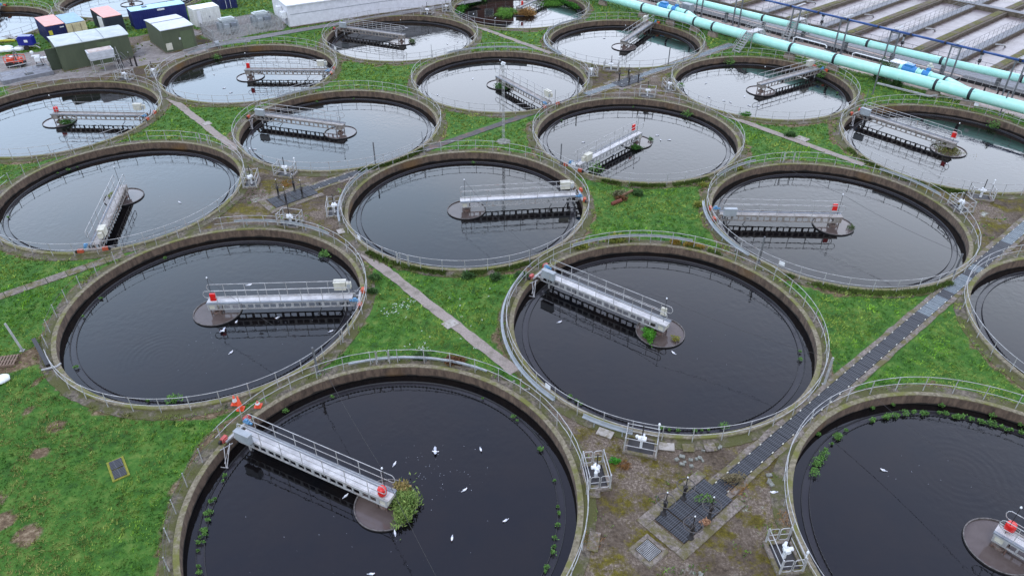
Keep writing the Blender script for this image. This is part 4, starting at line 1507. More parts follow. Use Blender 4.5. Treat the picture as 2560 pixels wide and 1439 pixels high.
# navy pipe on its row of steel portals
bp_ = [(93.15, t) for t in range(-84, 8, 4)]
root = thing('overhead_pipe', 'navy blue pipe carried high on steel portals', 'pipe', st(93.15, -84, 4.15))
for i in range(len(bp_) - 1):
    a, b = st(0, 4 * i) - st(0, 0), st(0, 4 * i + 3.94) - st(0, 0)
    sec = part('pipe_section', MB().tube([a, b], .135, 12), M['navy'], root, smooth=True)
    part('clamp', MB().tube([b - (b - a).normalized() * .12, b + (b - a).normalized() * .1], .165, 10), M['black'], sec)
names = ['leftmost', 'second from the left', 'third from the left', 'fourth, just left of the pipe stairs', 'fifth, right of the pipe stairs', 'sixth, centre of the pipe run', 'seventh, left of the blue valves',
         'eighth, right of the blue valves', 'ninth, at the right edge']
for k, t in enumerate([-79.6, -73.0, -66.4, -59.9, -51.1, -44.4, -37.9, -30.8, -24.0]):
    root = thing('pipe_portal', 'steel portal under the navy pipe, ' + names[k], 'portal', st(93.15, t, -.13), AU, 'steel portals under the navy pipe')
    for j, dt in enumerate((-.5, .5)):
        part('post', lambda: MB().bar((0, 0, 0), (0, 0, 4.25), .15, .15).box((0, 0, .03), (.4, .4, .06)), M['steel_post'], root, 'ppost', loc=(.22 * (1 if dt > 0 else -1) * 0, -dt, 0))
    part('crossbar', lambda: MB().bar((0, -.6, 4.05), (0, .6, 4.05), .12), M['steel_post'], root, 'pcross')
    part('bracket', lambda: MB().bar((-.2, .0, 4.5), (1.7, 0, 4.55), .34, .06).bar((-.1, .5, 4.3), (1.6, .3, 4.45), .08), M['galv'], root, 'pbrk')

# grey channel and railing along the far pipe
def line_railing(label, s0, t0, s1, t1, z0, n, h=1.05, m_=None, group=None, r=.022, mid=True):
    a, b = st(s0, t0, z0), st(s1, t1, z0)
    root = thing('handrail', label, 'handrail', a, 0, group)
    m_ = m_ or M['galv_rail']
    d = b - a
    for k in range(n + 1):
        part('post', lambda: MB().tube([(0, 0, -.05), (0, 0, h)], r, 5), m_, root, ('lpost', h, r, m_.name), loc=tuple(d * (k / n)))
    part('top_rail', MB().tube([(0, 0, h), tuple(d + Vector((0, 0, h)))], r, 5), m_, root)
    if mid:
        part('mid_rail', MB().tube([(0, 0, h * .52), tuple(d + Vector((0, 0, h * .52)))], r * .9, 5), m_, root)
    return root
def sheet(name, s0, s1, t0, t1, z, hgt, m_, label=None, cat=None, kind=None, group=None):
    c = st((s0 + s1) / 2, (t0 + t1) / 2, z - hgt / 2)
    o = part(name, MB().box((0, 0, 0), (s1 - s0, t1 - t0, hgt)), m_, None, loc=c, rz=AU - 0)
    # box x runs along s; t runs the other way round
    if kind == 'structure': struct(o)
    elif label: tag(o, label, cat, group)
    return o
line_railing('railing along the near side of the slim turquoise pipe', 92.3 + .4, -76, 94.4, -28, -.05, 60)
line_railing('railing in front of the right end of the slim turquoise pipe', 94.4, -27.2, 95.6, -8, -.05, 24)
for t in range(-92, 0, 6):
    s = np.interp(t, [p[1] for p in FP], [p[0] for p in FP])
    o = part('pipe_trestle', lambda: MB().box((0, 0, .5), (.16, .5, 1.25)).box((0, 0, 1.1), (.7, .3, .16)).box((0, 0, -.05), (.8, .8, .16)), M['steel_post'], None, 'trestle', loc=st(s, t, -.05), rz=AU)
    tag(o, 'short trestle under the slim turquoise pipe', 'trestle', 'trestles under the slim turquoise pipe')
sheet('culvert', 94.0, 95.4, -92, -30, .20, .42, M['baffle'], 'dark culvert wall under the slim turquoise pipe', 'culvert')
sheet('culvert', 95.2, 96.4, -29.9, -4, .20, .42, M['baffle'], 'dark culvert wall under the right end of the slim pipe', 'culvert')
sheet('path', 92.9 - 1.6, 92.9 - .2, -92, -2, -.10, .1, M['lane_deck'], kind='structure')
sheet('path', 97.0, 99.9, -92, -2, -.085, .1, M['lane_deck'], kind='structure')
line_railing('railing along the near ends of the aeration lanes', 99.95, -88, 100.1, -6, .0, 74, m_=M['steel_post'])

# ------------------------------------------------------------------ aeration lanes
lw = M['lane_wall']
LT = [(-84.2, 'm'), (-79.5, 'w'), (-74.8, 'm'), (-70.0, 'w'), (-65.4, 'm'), (-60.2, 'w'), (-56.0, 'm'), (-50.9, 'w'), (-46.9, 'm'), (-42.0, 'w'), (-37.6, 'm'), (-32.9, 'w'), (-28.3, 'm'), (-23.4, 'w'), (-18.7, 'm'), (-14.0, 'w'), (-9.3, 'm')]
lm = water_mat('aeration water', (138, 130, 130), (104, 94, 92), .35, 1.33, .6, 3.5)
def lane_scum(m):
    t = m.node_tree
    bs = t.nodes['Principled BSDF']
    src = bs.inputs['Base Color'].links[0].from_socket
    geo = [n for n in t.nodes if n.type == 'NEW_GEOMETRY'][0]
    dt = N(t, 'ShaderNodeVectorMath', operation='DOT_PRODUCT')
    dt.inputs[1].default_value = (.653, -.757, 0)
    t.links.new(geo.outputs['Position'], dt.inputs[0])
    a_ = N(t, 'ShaderNodeMath', operation='MULTIPLY_ADD')      # lanes are 4.7 m apart
    a_.inputs[1].default_value = 1 / 4.69
    a_.inputs[2].default_value = 84.4 / 4.69 + 100
    t.links.new(dt.outputs['Value'], a_.inputs[0])
    f_ = N(t, 'ShaderNodeMath', operation='PINGPONG')
    f_.inputs[1].default_value = .5
    t.links.new(a_.outputs[0], f_.inputs[0])
    nn = N(t, 'ShaderNodeTexNoise')
    nn.inputs['Scale'].default_value = 1.1
    nn.inputs['Detail'].default_value = 8
    nn.inputs['Roughness'].default_value = .8
    t.links.new(geo.outputs['Position'], nn.inputs['Vector'])
    ad = N(t, 'ShaderNodeMath', operation='MULTIPLY_ADD')
    ad.inputs[1].default_value = .62
    t.links.new(nn.outputs[0], ad.inputs[0])
    t.links.new(f_.outputs[0], ad.inputs[2])
    mr = N(t, 'ShaderNodeMapRange')
    mr.inputs['From Min'].default_value = .60
    mr.inputs['From Max'].default_value = .46
    t.links.new(ad.outputs[0], mr.inputs['Value'])
    mx_ = N(t, 'ShaderNodeMix', data_type='RGBA')
    mx_.inputs[7].default_value = lin((66, 50, 44))
    t.links.new(mr.outputs[0], mx_.inputs[0])
    t.links.new(src, mx_.inputs[6])
    t.links.new(mx_.outputs[2], bs.inputs['Base Color'])
lane_scum(lm)
o = sheet('water', 100.3, 178, -90, -5, -.02, .1, lm, kind='structure')
sheet('lane_end_wall', 100.15, 100.45, -90, -5, .42, .55, lw, 'low concrete wall closing the near ends of the aeration lanes', 'wall')
mz = 0.40
cnt = {'m': 0, 'w': 0}
ordn = ['first', 'second', 'third', 'fourth', 'fifth', 'sixth', 'seventh', 'eighth', 'ninth']
for t, k in LT:
    nn = ordn[cnt[k]]
    cnt[k] += 1
    if k == 'm':
        root = thing('lane_wall', 'moss topped wall between aeration lanes, %s from the left' % nn, 'wall', st(100.45, t, 0), AU, 'moss topped lane walls')
        part('wall', MB().box((38, 0, mz / 2 - .1), (76, 1.35, mz + .2)), lw, root)
        part('moss_top', MB().box((38, .14, mz + .03), (75.9, .86, .07)), M['moss_wall'], root)
        part('ledge', MB().box((38, -.58, mz + .02), (75.9, .18, .05)), lw, root)
    else:
        root = thing('lane_walkway', 'grey railed walkway between aeration lanes, %s from the left' % nn, 'walkway', st(100.45, t, 0), AU, 'railed walkways over the lanes')
        part('wall', MB().box((38, 0, mz / 2 - .1), (76, 1.25, mz + .2)), lw, root)
        part('deck', MB().box((38, 0, mz + .03), (75.9, 1.05, .07)), M['lane_deck'], root)
        if -66 < t < -20:
            for sd_, w_ in ((-.6, 'left'), (.6, 'right')):
                line_railing('thin railing on the %s side of the %s lane walkway' % (w_, nn), 100.9, t + sd_, 134, t + sd_, mz + .05, 22, m_=M['steel_post'], r=.018, group='lane walkway railings')
            a = part('air_pipe', MB().tube([(10.2, -.75, .35), (10.4, -1.3, .42), (10.9, -1.65, .3), (11.4, -1.7, -.05)], .10, 8), M['galv'], root)
root = thing('lane_cross_channel', 'concrete channel crossing the aeration lanes in the top right corner', 'channel', st(128, -48, 0), AU)
part('beam', MB().box((0, 0, .52), (1.2, 84, .22)), M['lane_deck'], root)
part('beam_side', MB().box((-.62, 0, .30), (.12, 84, .62)), lw, root)
# tide of brown scum along the walls of the lanes
for t0 in (-58.6, -53.6, -48.8, -44.6, -39.7, -35.2, -30.6, -26.0):
    pass

# equipment in the concrete yard
def gear(name, label, cat, s, t, bld, m_, z=-.08, rz=AU, extra=None, group=None):
    root = thing(name, label, cat, st(s, t, z), rz, group)
    part('body', bld, m_, root)
    if extra:
        for nm, b2, m2 in extra: part(nm, b2, m2, root)
    return root
gear('equipment_kiosk', 'small grey kiosk with a pale ribbed roof beside the blue valves', 'kiosk', 92.3, -35.9, MB().box((0, 0, .55), (1.2, 1.9, 1.1)), M['galv'],
     extra=[('roof', MB().box((0, 0, 1.16), (1.4, 2.1, .08)).box((0, -.6, 1.22), (1.4, .12, .04)).box((0, 0, 1.22), (1.4, .12, .04)).box((0, .6, 1.22), (1.4, .12, .04)), M['white'])])
gear('equipment_kiosk', 'tall blue grey equipment cabinet behind the far valve set', 'cabinet', 92.0, -67.6, MB().box((0, 0, .8), (.9, 1.6, 1.7)), M['cabinet'],
     extra=[('grille', MB().box((-.46, 0, 1.0), (.02, 1.2, 1.0)), M['trough'])])
for k, (s, t, w_) in enumerate([(95.0, -26.4, 'left'), (95.0, -25.0, 'right')]):
    gear('valve_spindle', 'short black valve spindle on the pink concrete, %s one' % w_, 'spindle', s - 1.9, t, MB().lathe([(.26, 0), (.26, .06), (.1, .1), (.07, .9), (.12, .95), (.0, 1.0)], 10), M['black'])
for k, (s, t, w_) in enumerate([(101.0, -51.2, 'left one'), (100.6, -39.6, 'middle one'), (100.9, -30.2, 'right one')]):
    gear('lane_valve', 'black valve actuator at the end of an aeration lane, ' + w_, 'valve', s - .3, t, MB().tube([(0, 0, .3), (0, 0, 1.9)], .06, 8).box((0, 0, 1.0), (.3, .3, .4)).box((0, 0, 1.9), (.3, .34, .3)), M['black'],
         extra=[('column', MB().tube([(0, 0, 1.15), (0, 0, 1.75)], .10, 8), M['cabinet'])])
gear('ground_tray', 'low grey pipe duct lying on the grass below the near pipe', 'duct', 86.3, -32.2, MB().bar((-.2, 3.2, .25), (.3, -2.6, .25), .3, .14).bar((.3, -2.6, .25), (1.2, -3.0, .3), .2, .14), M['galv'])
gear('ground_tray', 'long low grey duct beside the left part of the near pipe', 'duct', 88.6, -64, MB().bar((0, 9, .15), (0, -9, .15), .5, .2), M['galv'])
for k, (t, w_) in enumerate([(-48.5, 'left'), (-40.2, 'right')]):
    gear('pipe_loop', 'small galvanised pipe loop with rail in the concrete yard, %s one' % w_, 'pipe', 92.0, t + 1.0,
         MB().tube([(0, 2.6, 0), (0, 2.6, .8), (.1, 2.3, .95), (.1, -1.8, .95), (.1, -2.1, .8), (.1, -2.1, 0)], .07, 8), M['white'],
         extra=[('black_fitting', MB().tube([(.1, -1.9, .5), (.1, -3.6, .45)], .12, 8), M['black'])])

# stairs over the pipes
def stairs(label, s0, t, rise, run0, plat, run1, wd=.85):
    root = thing('pipe_stairs', label, 'stairs', st(s0, t, -.1), AU)
    y0, y1 = -wd / 2, wd / 2
    for y in (y0, y1):
        part('stringer', MB().bar((0, y, 0), (run0, y, rise), .05, .26), M['galv'], root)
        part('stringer', MB().bar((run0 + plat, y, rise), (run0 + plat + run1, y, 0), .05, .26), M['galv'], root)
        hr = part('handrail', MB().tube([(0, y, .95), (run0, y, rise + 1.05), (run0 + plat, y, rise + 1.05), (run0 + plat + run1, y, .95)], .024, 6), M['galv_rail'], root)
        part('mid_rail', MB().tube([(0, y, .5), (run0, y, rise + .55), (run0 + plat, y, rise + .55), (run0 + plat + run1, y, .5)], .02, 6), M['galv_rail'], hr)
        for x, z in ((0, 0), (run0 / 2, rise / 2), (run0, rise), (run0 + plat / 2, rise), (run0 + plat, rise), (run0 + plat + run1, 0)):
            part('post', MB().tube([(x, y, z), (x, y, z + 1.0)], .022, 6), M['galv_rail'], hr)
    n = 9
    for k in range(n):
        f = (k + .6) / n
        part('tread', MB().box((run0 * f, 0, rise * f), (.22, wd - .06, .04)), M['galv'], root)
        part('tread', MB().box((run0 + plat + run1 * (1 - f), 0, rise * f), (.22, wd - .06, .04)), M['galv'], root)
    part('platform', MB().box((run0 + plat / 2, 0, rise), (plat + .1, wd, .07)), M['deck'], root)
    for x in (run0, run0 + plat):
        for y in (y0, y1):
            part('leg', MB().bar((x, y, 0), (x, y, rise), .08), M['galv'], root)
stairs('open steel stairs climbing over the near turquoise pipe', 83.5, -53.0, 2.05, 2.5, 2.3, 2.0, .95)
stairs('open steel stairs crossing the slim turquoise pipe', 92.1, -51.4, 2.45, 1.6, 1.9, 1.9, .95)
line_railing('short railing beside the near pipe stairs', 88.8, -51.5, 88.9, -46, -.05, 5)

# ------------------------------------------------------------------ left yard: kiosks, containers, white building
def oriented(c, wdt, dpt, ang):
    return Vector(c), wdt, dpt, ang
def kiosk(name, label, x, y, wd, dp, h, ang, seams, doors, wall_m, roof_m):
    root = thing(name, label, 'kiosk', (x, y, -.15), ang)
    part('wall', MB().box((0, 0, h / 2), (wd, dp, h)), wall_m, root)
    rf = MB()
    n = 12                                   # shallow curved roof
    for i in range(n):
        f0, f1 = i / n, (i + 1) / n
        y0_, y1_ = -dp / 2 - .10 + (dp + .2) * f0, -dp / 2 - .10 + (dp + .2) * f1
        z0_, z1_ = h + .02 + .16 * math.sin(math.pi * f0), h + .02 + .16 * math.sin(math.pi * f1)
        x_ = wd / 2 + .10
        rf.poly([(-x_, y0_, z0_), (x_, y0_, z0_), (x_, y1_, z1_), (-x_, y1_, z1_), (-x_, y0_, z0_ - .08), (x_, y0_, z0_ - .08), (x_, y1_, z1_ - .08), (-x_, y1_, z1_ - .08)],
                [(0, 1, 2, 3), (7, 6, 5, 4), (0, 4, 5, 1), (3, 2, 6, 7), (1, 5, 6, 2), (0, 3, 7, 4)])
    r = part('roof', rf, roof_m, root)
    for f in seams:
        x_ = -wd / 2 + wd * f
        pts = [(x_, -dp / 2 - .1 + (dp + .2) * i / 12, h + .035 + .16 * math.sin(math.pi * i / 12)) for i in range(13)]
        part('roof_seam', MB().tube(pts, .03, 4), M['trough'], r)
        part('wall_seam', MB().box((x_, -dp / 2 - .012, h / 2), (.05, .03, h - .1)), mat('seam green', (70, 80, 58)), root)
    for dx, dw, dh, kd in doors:
        d = part('door', MB().box((dx, -dp / 2 - .018, dh / 2 + .1), (dw, .04, dh)), mat('door green', (86, 98, 70), (78, 90, 62)), root)
        part('notice', MB().box((dx - dw / 2 - .15, -dp / 2 - .05, dh * .68), (.22, .02, .26)), M['white'], d)
    part('base', MB().box((0, 0, .05), (wd + .12, dp + .12, .12)), M['kerb'], root)
    return root
a1 = math.atan2(4.85, 6.42)
ux, uy = math.cos(a1), math.sin(a1)
kx, ky = -50.58 - uy * 2.3, 89.55 + ux * 2.3
k1 = kiosk('green_kiosk', 'long olive green equipment kiosk with pale curved roof', kx, ky, 8.05, 4.6, 3.0, a1, (.36, .66), ((1.1, 1.6, 2.5, 0),), M['green_grp'], M['kiosk_roof'])
part('open_door', MB().box((-4.6, -1.35, 1.35), (1.25, .05, 2.5)), mat('open door green', (62, 72, 54)), k1)
a2 = math.atan2(2.49, 2.97)
ux, uy = math.cos(a2), math.sin(a2)
k2 = kiosk('green_kiosk', 'smaller olive green kiosk right of the long one', -42.55 - uy * 3.0, 95.15 + ux * 3.0, 4.0, 6.0, 2.85, a2, (), ((.95, 1.5, 2.2, 0),), M['green_grp'],
           mat('kiosk roof light', (200, 204, 206), (184, 188, 190), scale=.9))
part('roof_seam', MB().box((0, .2, 3.06), (4.2, .08, .04)), M['trough'], k2)
part('vent', MB().box((-1.45, -3.03, .75), (.75, .05, .85)), M['cream'], k2)

def container(label, x, y, wd, dp, h, ang, side_m, roof_m, front='ribs', extra=None):
    root = thing('shipping_container', label, 'container', (x, y, -.15), ang)
    mb = MB().box((0, 0, h / 2), (wd, dp, h))
    for sgn in (-1, 1):
        n = int(wd / .28)
        for k in range(n):
            mb.box((-wd / 2 + wd * (k + .5) / n, sgn * (dp / 2 + .02), h / 2), (.13, .05, h - .3))
        n = int(dp / .28)
        for k in range(n):
            mb.box((sgn * (wd / 2 + .02), -dp / 2 + dp * (k + .5) / n, h / 2), (.05, .13, h - .3))
    part('body', mb, side_m, root)
    part('roof', MB().box((0, 0, h + .02), (wd + .08, dp + .08, .06)), roof_m, root)
    for x_ in (-1, 1):
        for y_ in (-1, 1):
            part('corner_post', MB().box((x_ * (wd / 2), y_ * (dp / 2), h / 2), (.14, .14, h + .01)), side_m, root)
    for nm, b, m_ in (extra or []): part(nm, b, m_, root)
    return root
AT = AU                                      # containers lie square to the site grid
H = 2.3
container('navy container with salmon pink roof, leftmost in the yard', -61.35, 100.0, 2.25, 5.2, H, AT, M['cont_blue'], M['cont_red_roof'],
          extra=[('warning_plate', MB().box((-.72, -2.66, 1.45), (.42, .04, .55)), M['yellow']),
                 ('name_plate', MB().box((.75, -2.66, 1.95), (.5, .04, .12)), M['white'])])
container('cream container with worn blue roof beside the pink roofed one', -59.2, 101.2, 2.25, 5.0, H, AT, M['cont_cream'], M['cont_blueroof'],
          extra=[('locking_bars', MB().box((-.5, -2.58, 1.15), (.04, .05, 2.0)).box((.5, -2.58, 1.15), (.04, .05, 2.0)), M['wood'])])
container('dark slate container with pink roof and a white door leaf', -55.75, 104.2, 2.3, 5.7, H, AT, M['cont_dark'], M['cont_red_roof'],
          extra=[('white_door', MB().box((-1.25, -1.7, 1.2), (.06, 1.3, 2.0), .35), M['white'])])
container('long royal blue container with pale blue roof', -49.9, 106.85, 7.1, 2.3, 2.4, math.atan2(4.13, 5.77), M['cont_long'], M['cont_longroof'],
          extra=[('name_plate', MB().box((.3, -1.2, 2.15), (.95, .05, .22)), M['white']), ('roof_fan', MB().lathe([(0, 2.5), (.4, 2.5), (.35, 2.56), (0, 2.58)], 12, c=(-1.5, .2)), M['trough'])])
container('white steel store with double doors next to the fence', -43.35, 106.9, 3.5, 2.3, 2.35, math.atan2(2.21, 2.78), M['white_steel'], M['white_steel'],
          extra=[('door_frame', MB().box((-1.15, -1.19, 1.2), (.5, .05, 1.9)), M['white']), ('lock', MB().box((.25, -1.2, 1.15), (.12, .05, .22)), M['trough'])])
container('navy container with white locking bars at the top edge', -43.9, 116.6, 2.35, 5.4, H, AT - .15, M['cont_blue'], M['cont_blue'],
          extra=[('locking_bars', MB().box((-.35, -2.76, 1.15), (.05, .05, 2.1)).box((.3, -2.76, 1.15), (.05, .05, 2.1)), M['white'])])
wa = R_(30.5)
wb = thing('long_white_building', 'long low white walled building with flat roof along the top', 'building', (-31.0, 104.9, -.15), wa)
part('wall', MB().box((12.5, 4.0, 1.45), (25, 8, 2.9)), M['white_build'], wb)
part('roof', MB().box((12.5, 4.0, 2.96), (25.3, 8.3, .14)), mat('white flat roof', (226, 226, 226), (214, 214, 216), scale=.5), wb)
part('wall_seam', MB().box((12.5, -.02, 1.75), (24.5, .04, .035)), M['trough'], wb)
part('air_unit', MB().box((-.4, 1.3, 1.55), (.75, 1.1, .8), 0, 0, .85), M['white'], wb)
part('air_unit', MB().box((-.4, 3.2, 1.9), (.75, 1.0, .7), 0, 0, .85), M['white'], wb)
part('plinth', MB().box((12.5, -.12, .06), (25, .3, .16)), M['kerb'], wb)

# palisade compound with two transformers
fc = [Vector((-39.5, 98.51, -.12)), Vector((-31.88, 104.46, -.12)), Vector((-34.6, 107.8, -.12)), Vector((-42.2, 101.9, -.12))]
def palisade(a, b, label):
    d = b - a
    root = thing('palisade_fence', label, 'fence', a, math.atan2(d.y, d.x), 'palisade fence panels round the transformers')
    L = d.length
    mb = MB()
    n = int(L / .19)
    for k in range(n):
        x = (k + .5) * L / n
        mb.box((x, 0, .72), (.11, .02, 1.5), 0, 0, .85)
    part('pales', mb, M['galv'], root)
    part('rail', MB().bar((0, .03, .35), (L, .03, .35), .04), M['galv'], root)
    part('rail', MB().bar((0, .03, 1.15), (L, .03, 1.15), .04), M['galv'], root)
    for x in np.linspace(0, L, max(2, int(L / 2.4) + 1)):
        part('post', MB().box((float(x), .06, .74), (.09, .09, 1.5)), M['galv'], root)
palisade(fc[0], fc[1], 'front run of galvanised palisade fence before the transformers')
palisade(fc[1], fc[2], 'right end of the galvanised palisade fence')
palisade(fc[3], fc[2], 'back run of galvanised palisade fence behind the transformers')
palisade(fc[0], fc[3], 'left end of the galvanised palisade fence')
for k, (x, y, w_) in enumerate([(-38.7, 102.3, 'left'), (-35.0, 105.2, 'right')]):
    root = thing('transformer', 'pale grey transformer inside the palisade fence, %s one' % w_, 'transformer', (x, y, -.1), R_(38), 'transformers in the compound')
    part('tank', MB().box((0, 0, .95), (1.3, 1.0, 1.5)), M['cabinet'], root)
    part('lid', MB().box((0, .1, 1.78), (1.55, .9, .16)).box((0, .1, 1.92), (1.2, .5, .12)), M['kiosk_roof'], root)
    for sx in (-.85, .85):
        mb = MB()
        for q in range(6):
            mb.box((sx, -.4 + q * .15, .9), (.36, .05, 1.2))
        part('radiator', mb, M['cabinet'], root)
    part('cable_box', MB().box((-.3, -.68, .75), (.5, .34, 1.2)), M['cabinet'], root)
    part('cable_box', MB().box((.45, -.68, .95), (.6, .3, .9)), M['trough'], root)
    root.scale = (1.3, 1.2, 1.05)
o = part('drum_reel', MB().tube([(-.25, 0, .35), (.25, 0, .35)], .32, 12), M['cabinet'], None, loc=(-38.5, 96.7, -.1), rz=.6)
tag(o, 'small grey round cabinet at the fence corner by the railing', 'cabinet')

# hopper on a scaffold stand before the long kiosk
root = thing('hopper_stand', 'white ribbed hopper on a galvanised stand before the long green kiosk', 'hopper', (-49.0, 87.6, -.12), a1)
part('hopper', MB().box((0, .2, 1.55), (2.2, 1.25, .75), 0, 0, 1.06).box((0, -.44, 1.4), (2.25, .04, .08)).box((0, -.44, 1.7), (2.3, .04, .08)), M['hopper'], root)
part('tray_inside', MB().box((0, .2, 1.945), (2.1, 1.15, .03)), mat('rusty tray', (150, 128, 118), (190, 180, 170), scale=2), root)
for sx in (-1.0, -.1, 1.0):
    for sy in (-.35, .75):
        part('leg', MB().bar((sx, sy, 0), (sx, sy, 1.2), .06), M['galv'], root)
part('brace', MB().bar((-1.0, -.35, .7), (1.0, -.35, .7), .05), M['galv'], root)
root.scale = (1.22, 1.2, 1.25)
part('ladder', MB().bar((1.2, -.5, 0), (1.05, -.1, 2.0), .05).bar((1.55, -.5, 0), (1.4, -.1, 2.0), .05).bar((1.2, -.4, .4), (1.55, -.4, .4), .04).bar((1.15, -.3, .9), (1.5, -.3, .9), .04), M['galv'], root)

# scissor-like orange access lift
root = thing('boom_lift', 'orange access lift parked on the grey yard at far left', 'access lift', (-60.4, 88.9, -.12), R_(8))
part('chassis', MB().box((0, 0, .38), (2.0, 1.0, .35)), M['black'], root)
for sx in (-.7, .7):
    for sy in (-.5, .5):
        part('wheel', MB().tube([(sx, sy - .09, .25), (sx, sy + .09, .25)], .25, 12), M['black'], root)
part('basket', MB().tube([(-1.0, -.5, .7), (1.0, -.5, .7), (1.0, .5, .7), (-1.0, .5, .7)], .04, 5, closed=True).tube([(-1.0, -.5, 1.25), (1.0, -.5, 1.25), (1.0, .5, 1.25), (-1.0, .5, 1.25)], .04, 5, closed=True)
     .bar((-1, -.5, .5), (-1, -.5, 1.25), .06).bar((1, -.5, .5), (1, -.5, 1.25), .06).bar((1, .5, .5), (1, .5, 1.25), .06).bar((-1, .5, .5), (-1, .5, 1.25), .06).bar((0, -.5, .5), (0, -.5, 1.25), .06)
     .box((-.5, 0, .8), (.7, .6, .4)).box((.6, 0, .8), (.4, .7, .4)), M['orange_lift'], root)
part('boom', MB().tube([(.1, .1, .6), (.0, .2, 1.5), (.15, .25, 1.75), (.35, .2, 1.5), (.4, .1, .6)], .08, 8), M['steel_post'], root)
part('engine', MB().ell((-.3, 0, 1.1), (.22, .22, .18), 8, 5), M['white'], root)
# galvanised chamber platform with rails, left
root = thing('railed_platform', 'low steel covered chamber with railings at the left edge', 'platform', (-57.6, 85.6, -.12), AU)
part('cover', MB().box((0, 0, .22), (5.4, 3.4, .42)), mat('steel plates', (128, 130, 134), (104, 104, 108), scale=2), root)
part('hatch', MB().box((.3, -.9, .45), (.9, .7, .05)), M['black'], root)
for x, y in ((-2.6, -1.6), (0, -1.6), (2.6, -1.6), (2.6, 1.6), (0, 1.6), (-2.6, 1.6), (-1.3, -.2), (1.0, -.2)):
    part('post', MB().tube([(x, y, .4), (x, y, 1.45)], .026, 6), M['galv_rail'], root)
for y in (-1.6, 1.6):
    for z in (.95, 1.42):
        part('rail', MB().tube([(-2.6, y, z), (2.6, y, z)], .024, 6), M['galv_rail'], root)
part('rail', MB().tube([(2.6, -1.6, 1.42), (2.6, 1.6, 1.42)], .024, 6), M['galv_rail'], root)
part('rail', MB().tube([(-1.3, -.2, 1.42), (1.0, -.2, 1.42)], .024, 6), M['galv_rail'], root)
root = thing('pump_machine', 'white and grey pump machine with a projecting white plate', 'machine', (-57.0, 88.0, -.12), .3)
part('frame', MB().tube([(-.4, 0, 0), (-.25, 0, 1.0), (.25, 0, 1.0), (.5, 0, 0)], .05, 6), M['steel_post'], root)
part('pump', MB().box((0, 0, .35), (.7, .6, .5)), M['steel_post'], root)
part('body', MB().box((0, 0, 1.2), (.6, .5, .5)).tube([(-.6, .3, 1.5), (.3, .2, 1.5)], .14, 8).ell((-.5, .4, 1.9), (.22, .2, .2), 8, 5), M['white'], root)
part('plate', MB().box((1.0, -.1, 1.35), (1.3, .5, .06)), M['white'], root)
part('hose', MB().tube([(.5, -.3, .1), (.9, -.5, .12), (1.5, -.3, .1), (1.6, .2, .1), (1.0, .4, .1)], .05, 6), M['black'], root)
root = thing('tank_trailer', 'royal blue tank on a small road trailer', 'trailer', (-62.5, 95.6, -.12), .15)
part('tank', MB().box((0, 0, 1.05), (1.75, 1.1, 1.0)).box((0, 0, 1.6), (1.5, .85, .14)), M['bluetank'], root)
part('notice', MB().box((.15, -.57, 1.1), (.42, .03, .3)), M['white'], root)
part('chassis', MB().bar((-1.3, -.5, .45), (1.2, -.5, .45), .09).bar((-1.3, .5, .45), (1.2, .5, .45), .09).bar((1.2, -.5, .45), (1.9, -1.3, .4), .09), M['galv'], root)
for sy in (-.65, .65):
    part('wheel', MB().tube([(0, sy - .1, .3), (0, sy + .1, .3)], .3, 12), M['black'], root)
for k, (x, y, w_) in enumerate([(-65.6, 95.0, 'left'), (-64.4, 94.9, 'right')]):
    mb = MB()
    for q in range(7):
        mb.ell((random.uniform(-1.0, 1.0), random.uniform(-.6, .6), .16), (.7, .5, .3), 8, 5)
    o = part('rubble_sack_pile', mb, M['white'], None, loc=(x, y, -.12))
    tag(o, 'heap of white sheeting in the grass beside the blue tank, %s one' % w_, 'heap')
mb = MB()
for q in range(9):
    mb.tube([(-1.6 + .1 * q, -1.2 + .12 * q, .12 + .05 * (q % 3)), (1.4 - .1 * q, 1.0 + .1 * q, .14 + .05 * (q % 3))], .06, 6)
o = part('steel_tubes', mb, M['galv'], None, loc=(-66.4, 99.6, -.1), rz=1.8)
tag(o, 'bundle of loose grey steel tubes on the grass at far left', 'tubes')
o = part('timber_beam', MB().bar((-2, 0, .15), (2, .5, .15), .2), M['yellow'], None, loc=(-67.9, 98.0, -.1))
tag(o, 'yellow painted beam lying in the grass at far left', 'beam')
for k, (x, y) in enumerate([(-47.46, 88.80), (-45.86, 89.02)]):
    o = part('bollard', MB().lathe([(.11, 0), (.11, 1.25), (.0, 1.3)], 10), M['black'], None, 'bol', loc=(x, y, -.12))
    tag(o, 'black post beside the long kiosk, %s one' % ('left', 'right')[k], 'post', 'black posts beside the kiosk')
o = part('scaffold_props', MB().bar((0, 0, 0), (-.1, 0, 1.6), .06).bar((.1, 0, 1.3), (1.3, -.2, 0), .06).bar((.5, 0, 1.4), (1.6, -.2, .0), .05), M['steel_post'], None, loc=(-48.3, 89.9, -.1))
tag(o, 'leaning steel props by the corner of the long kiosk', 'props')

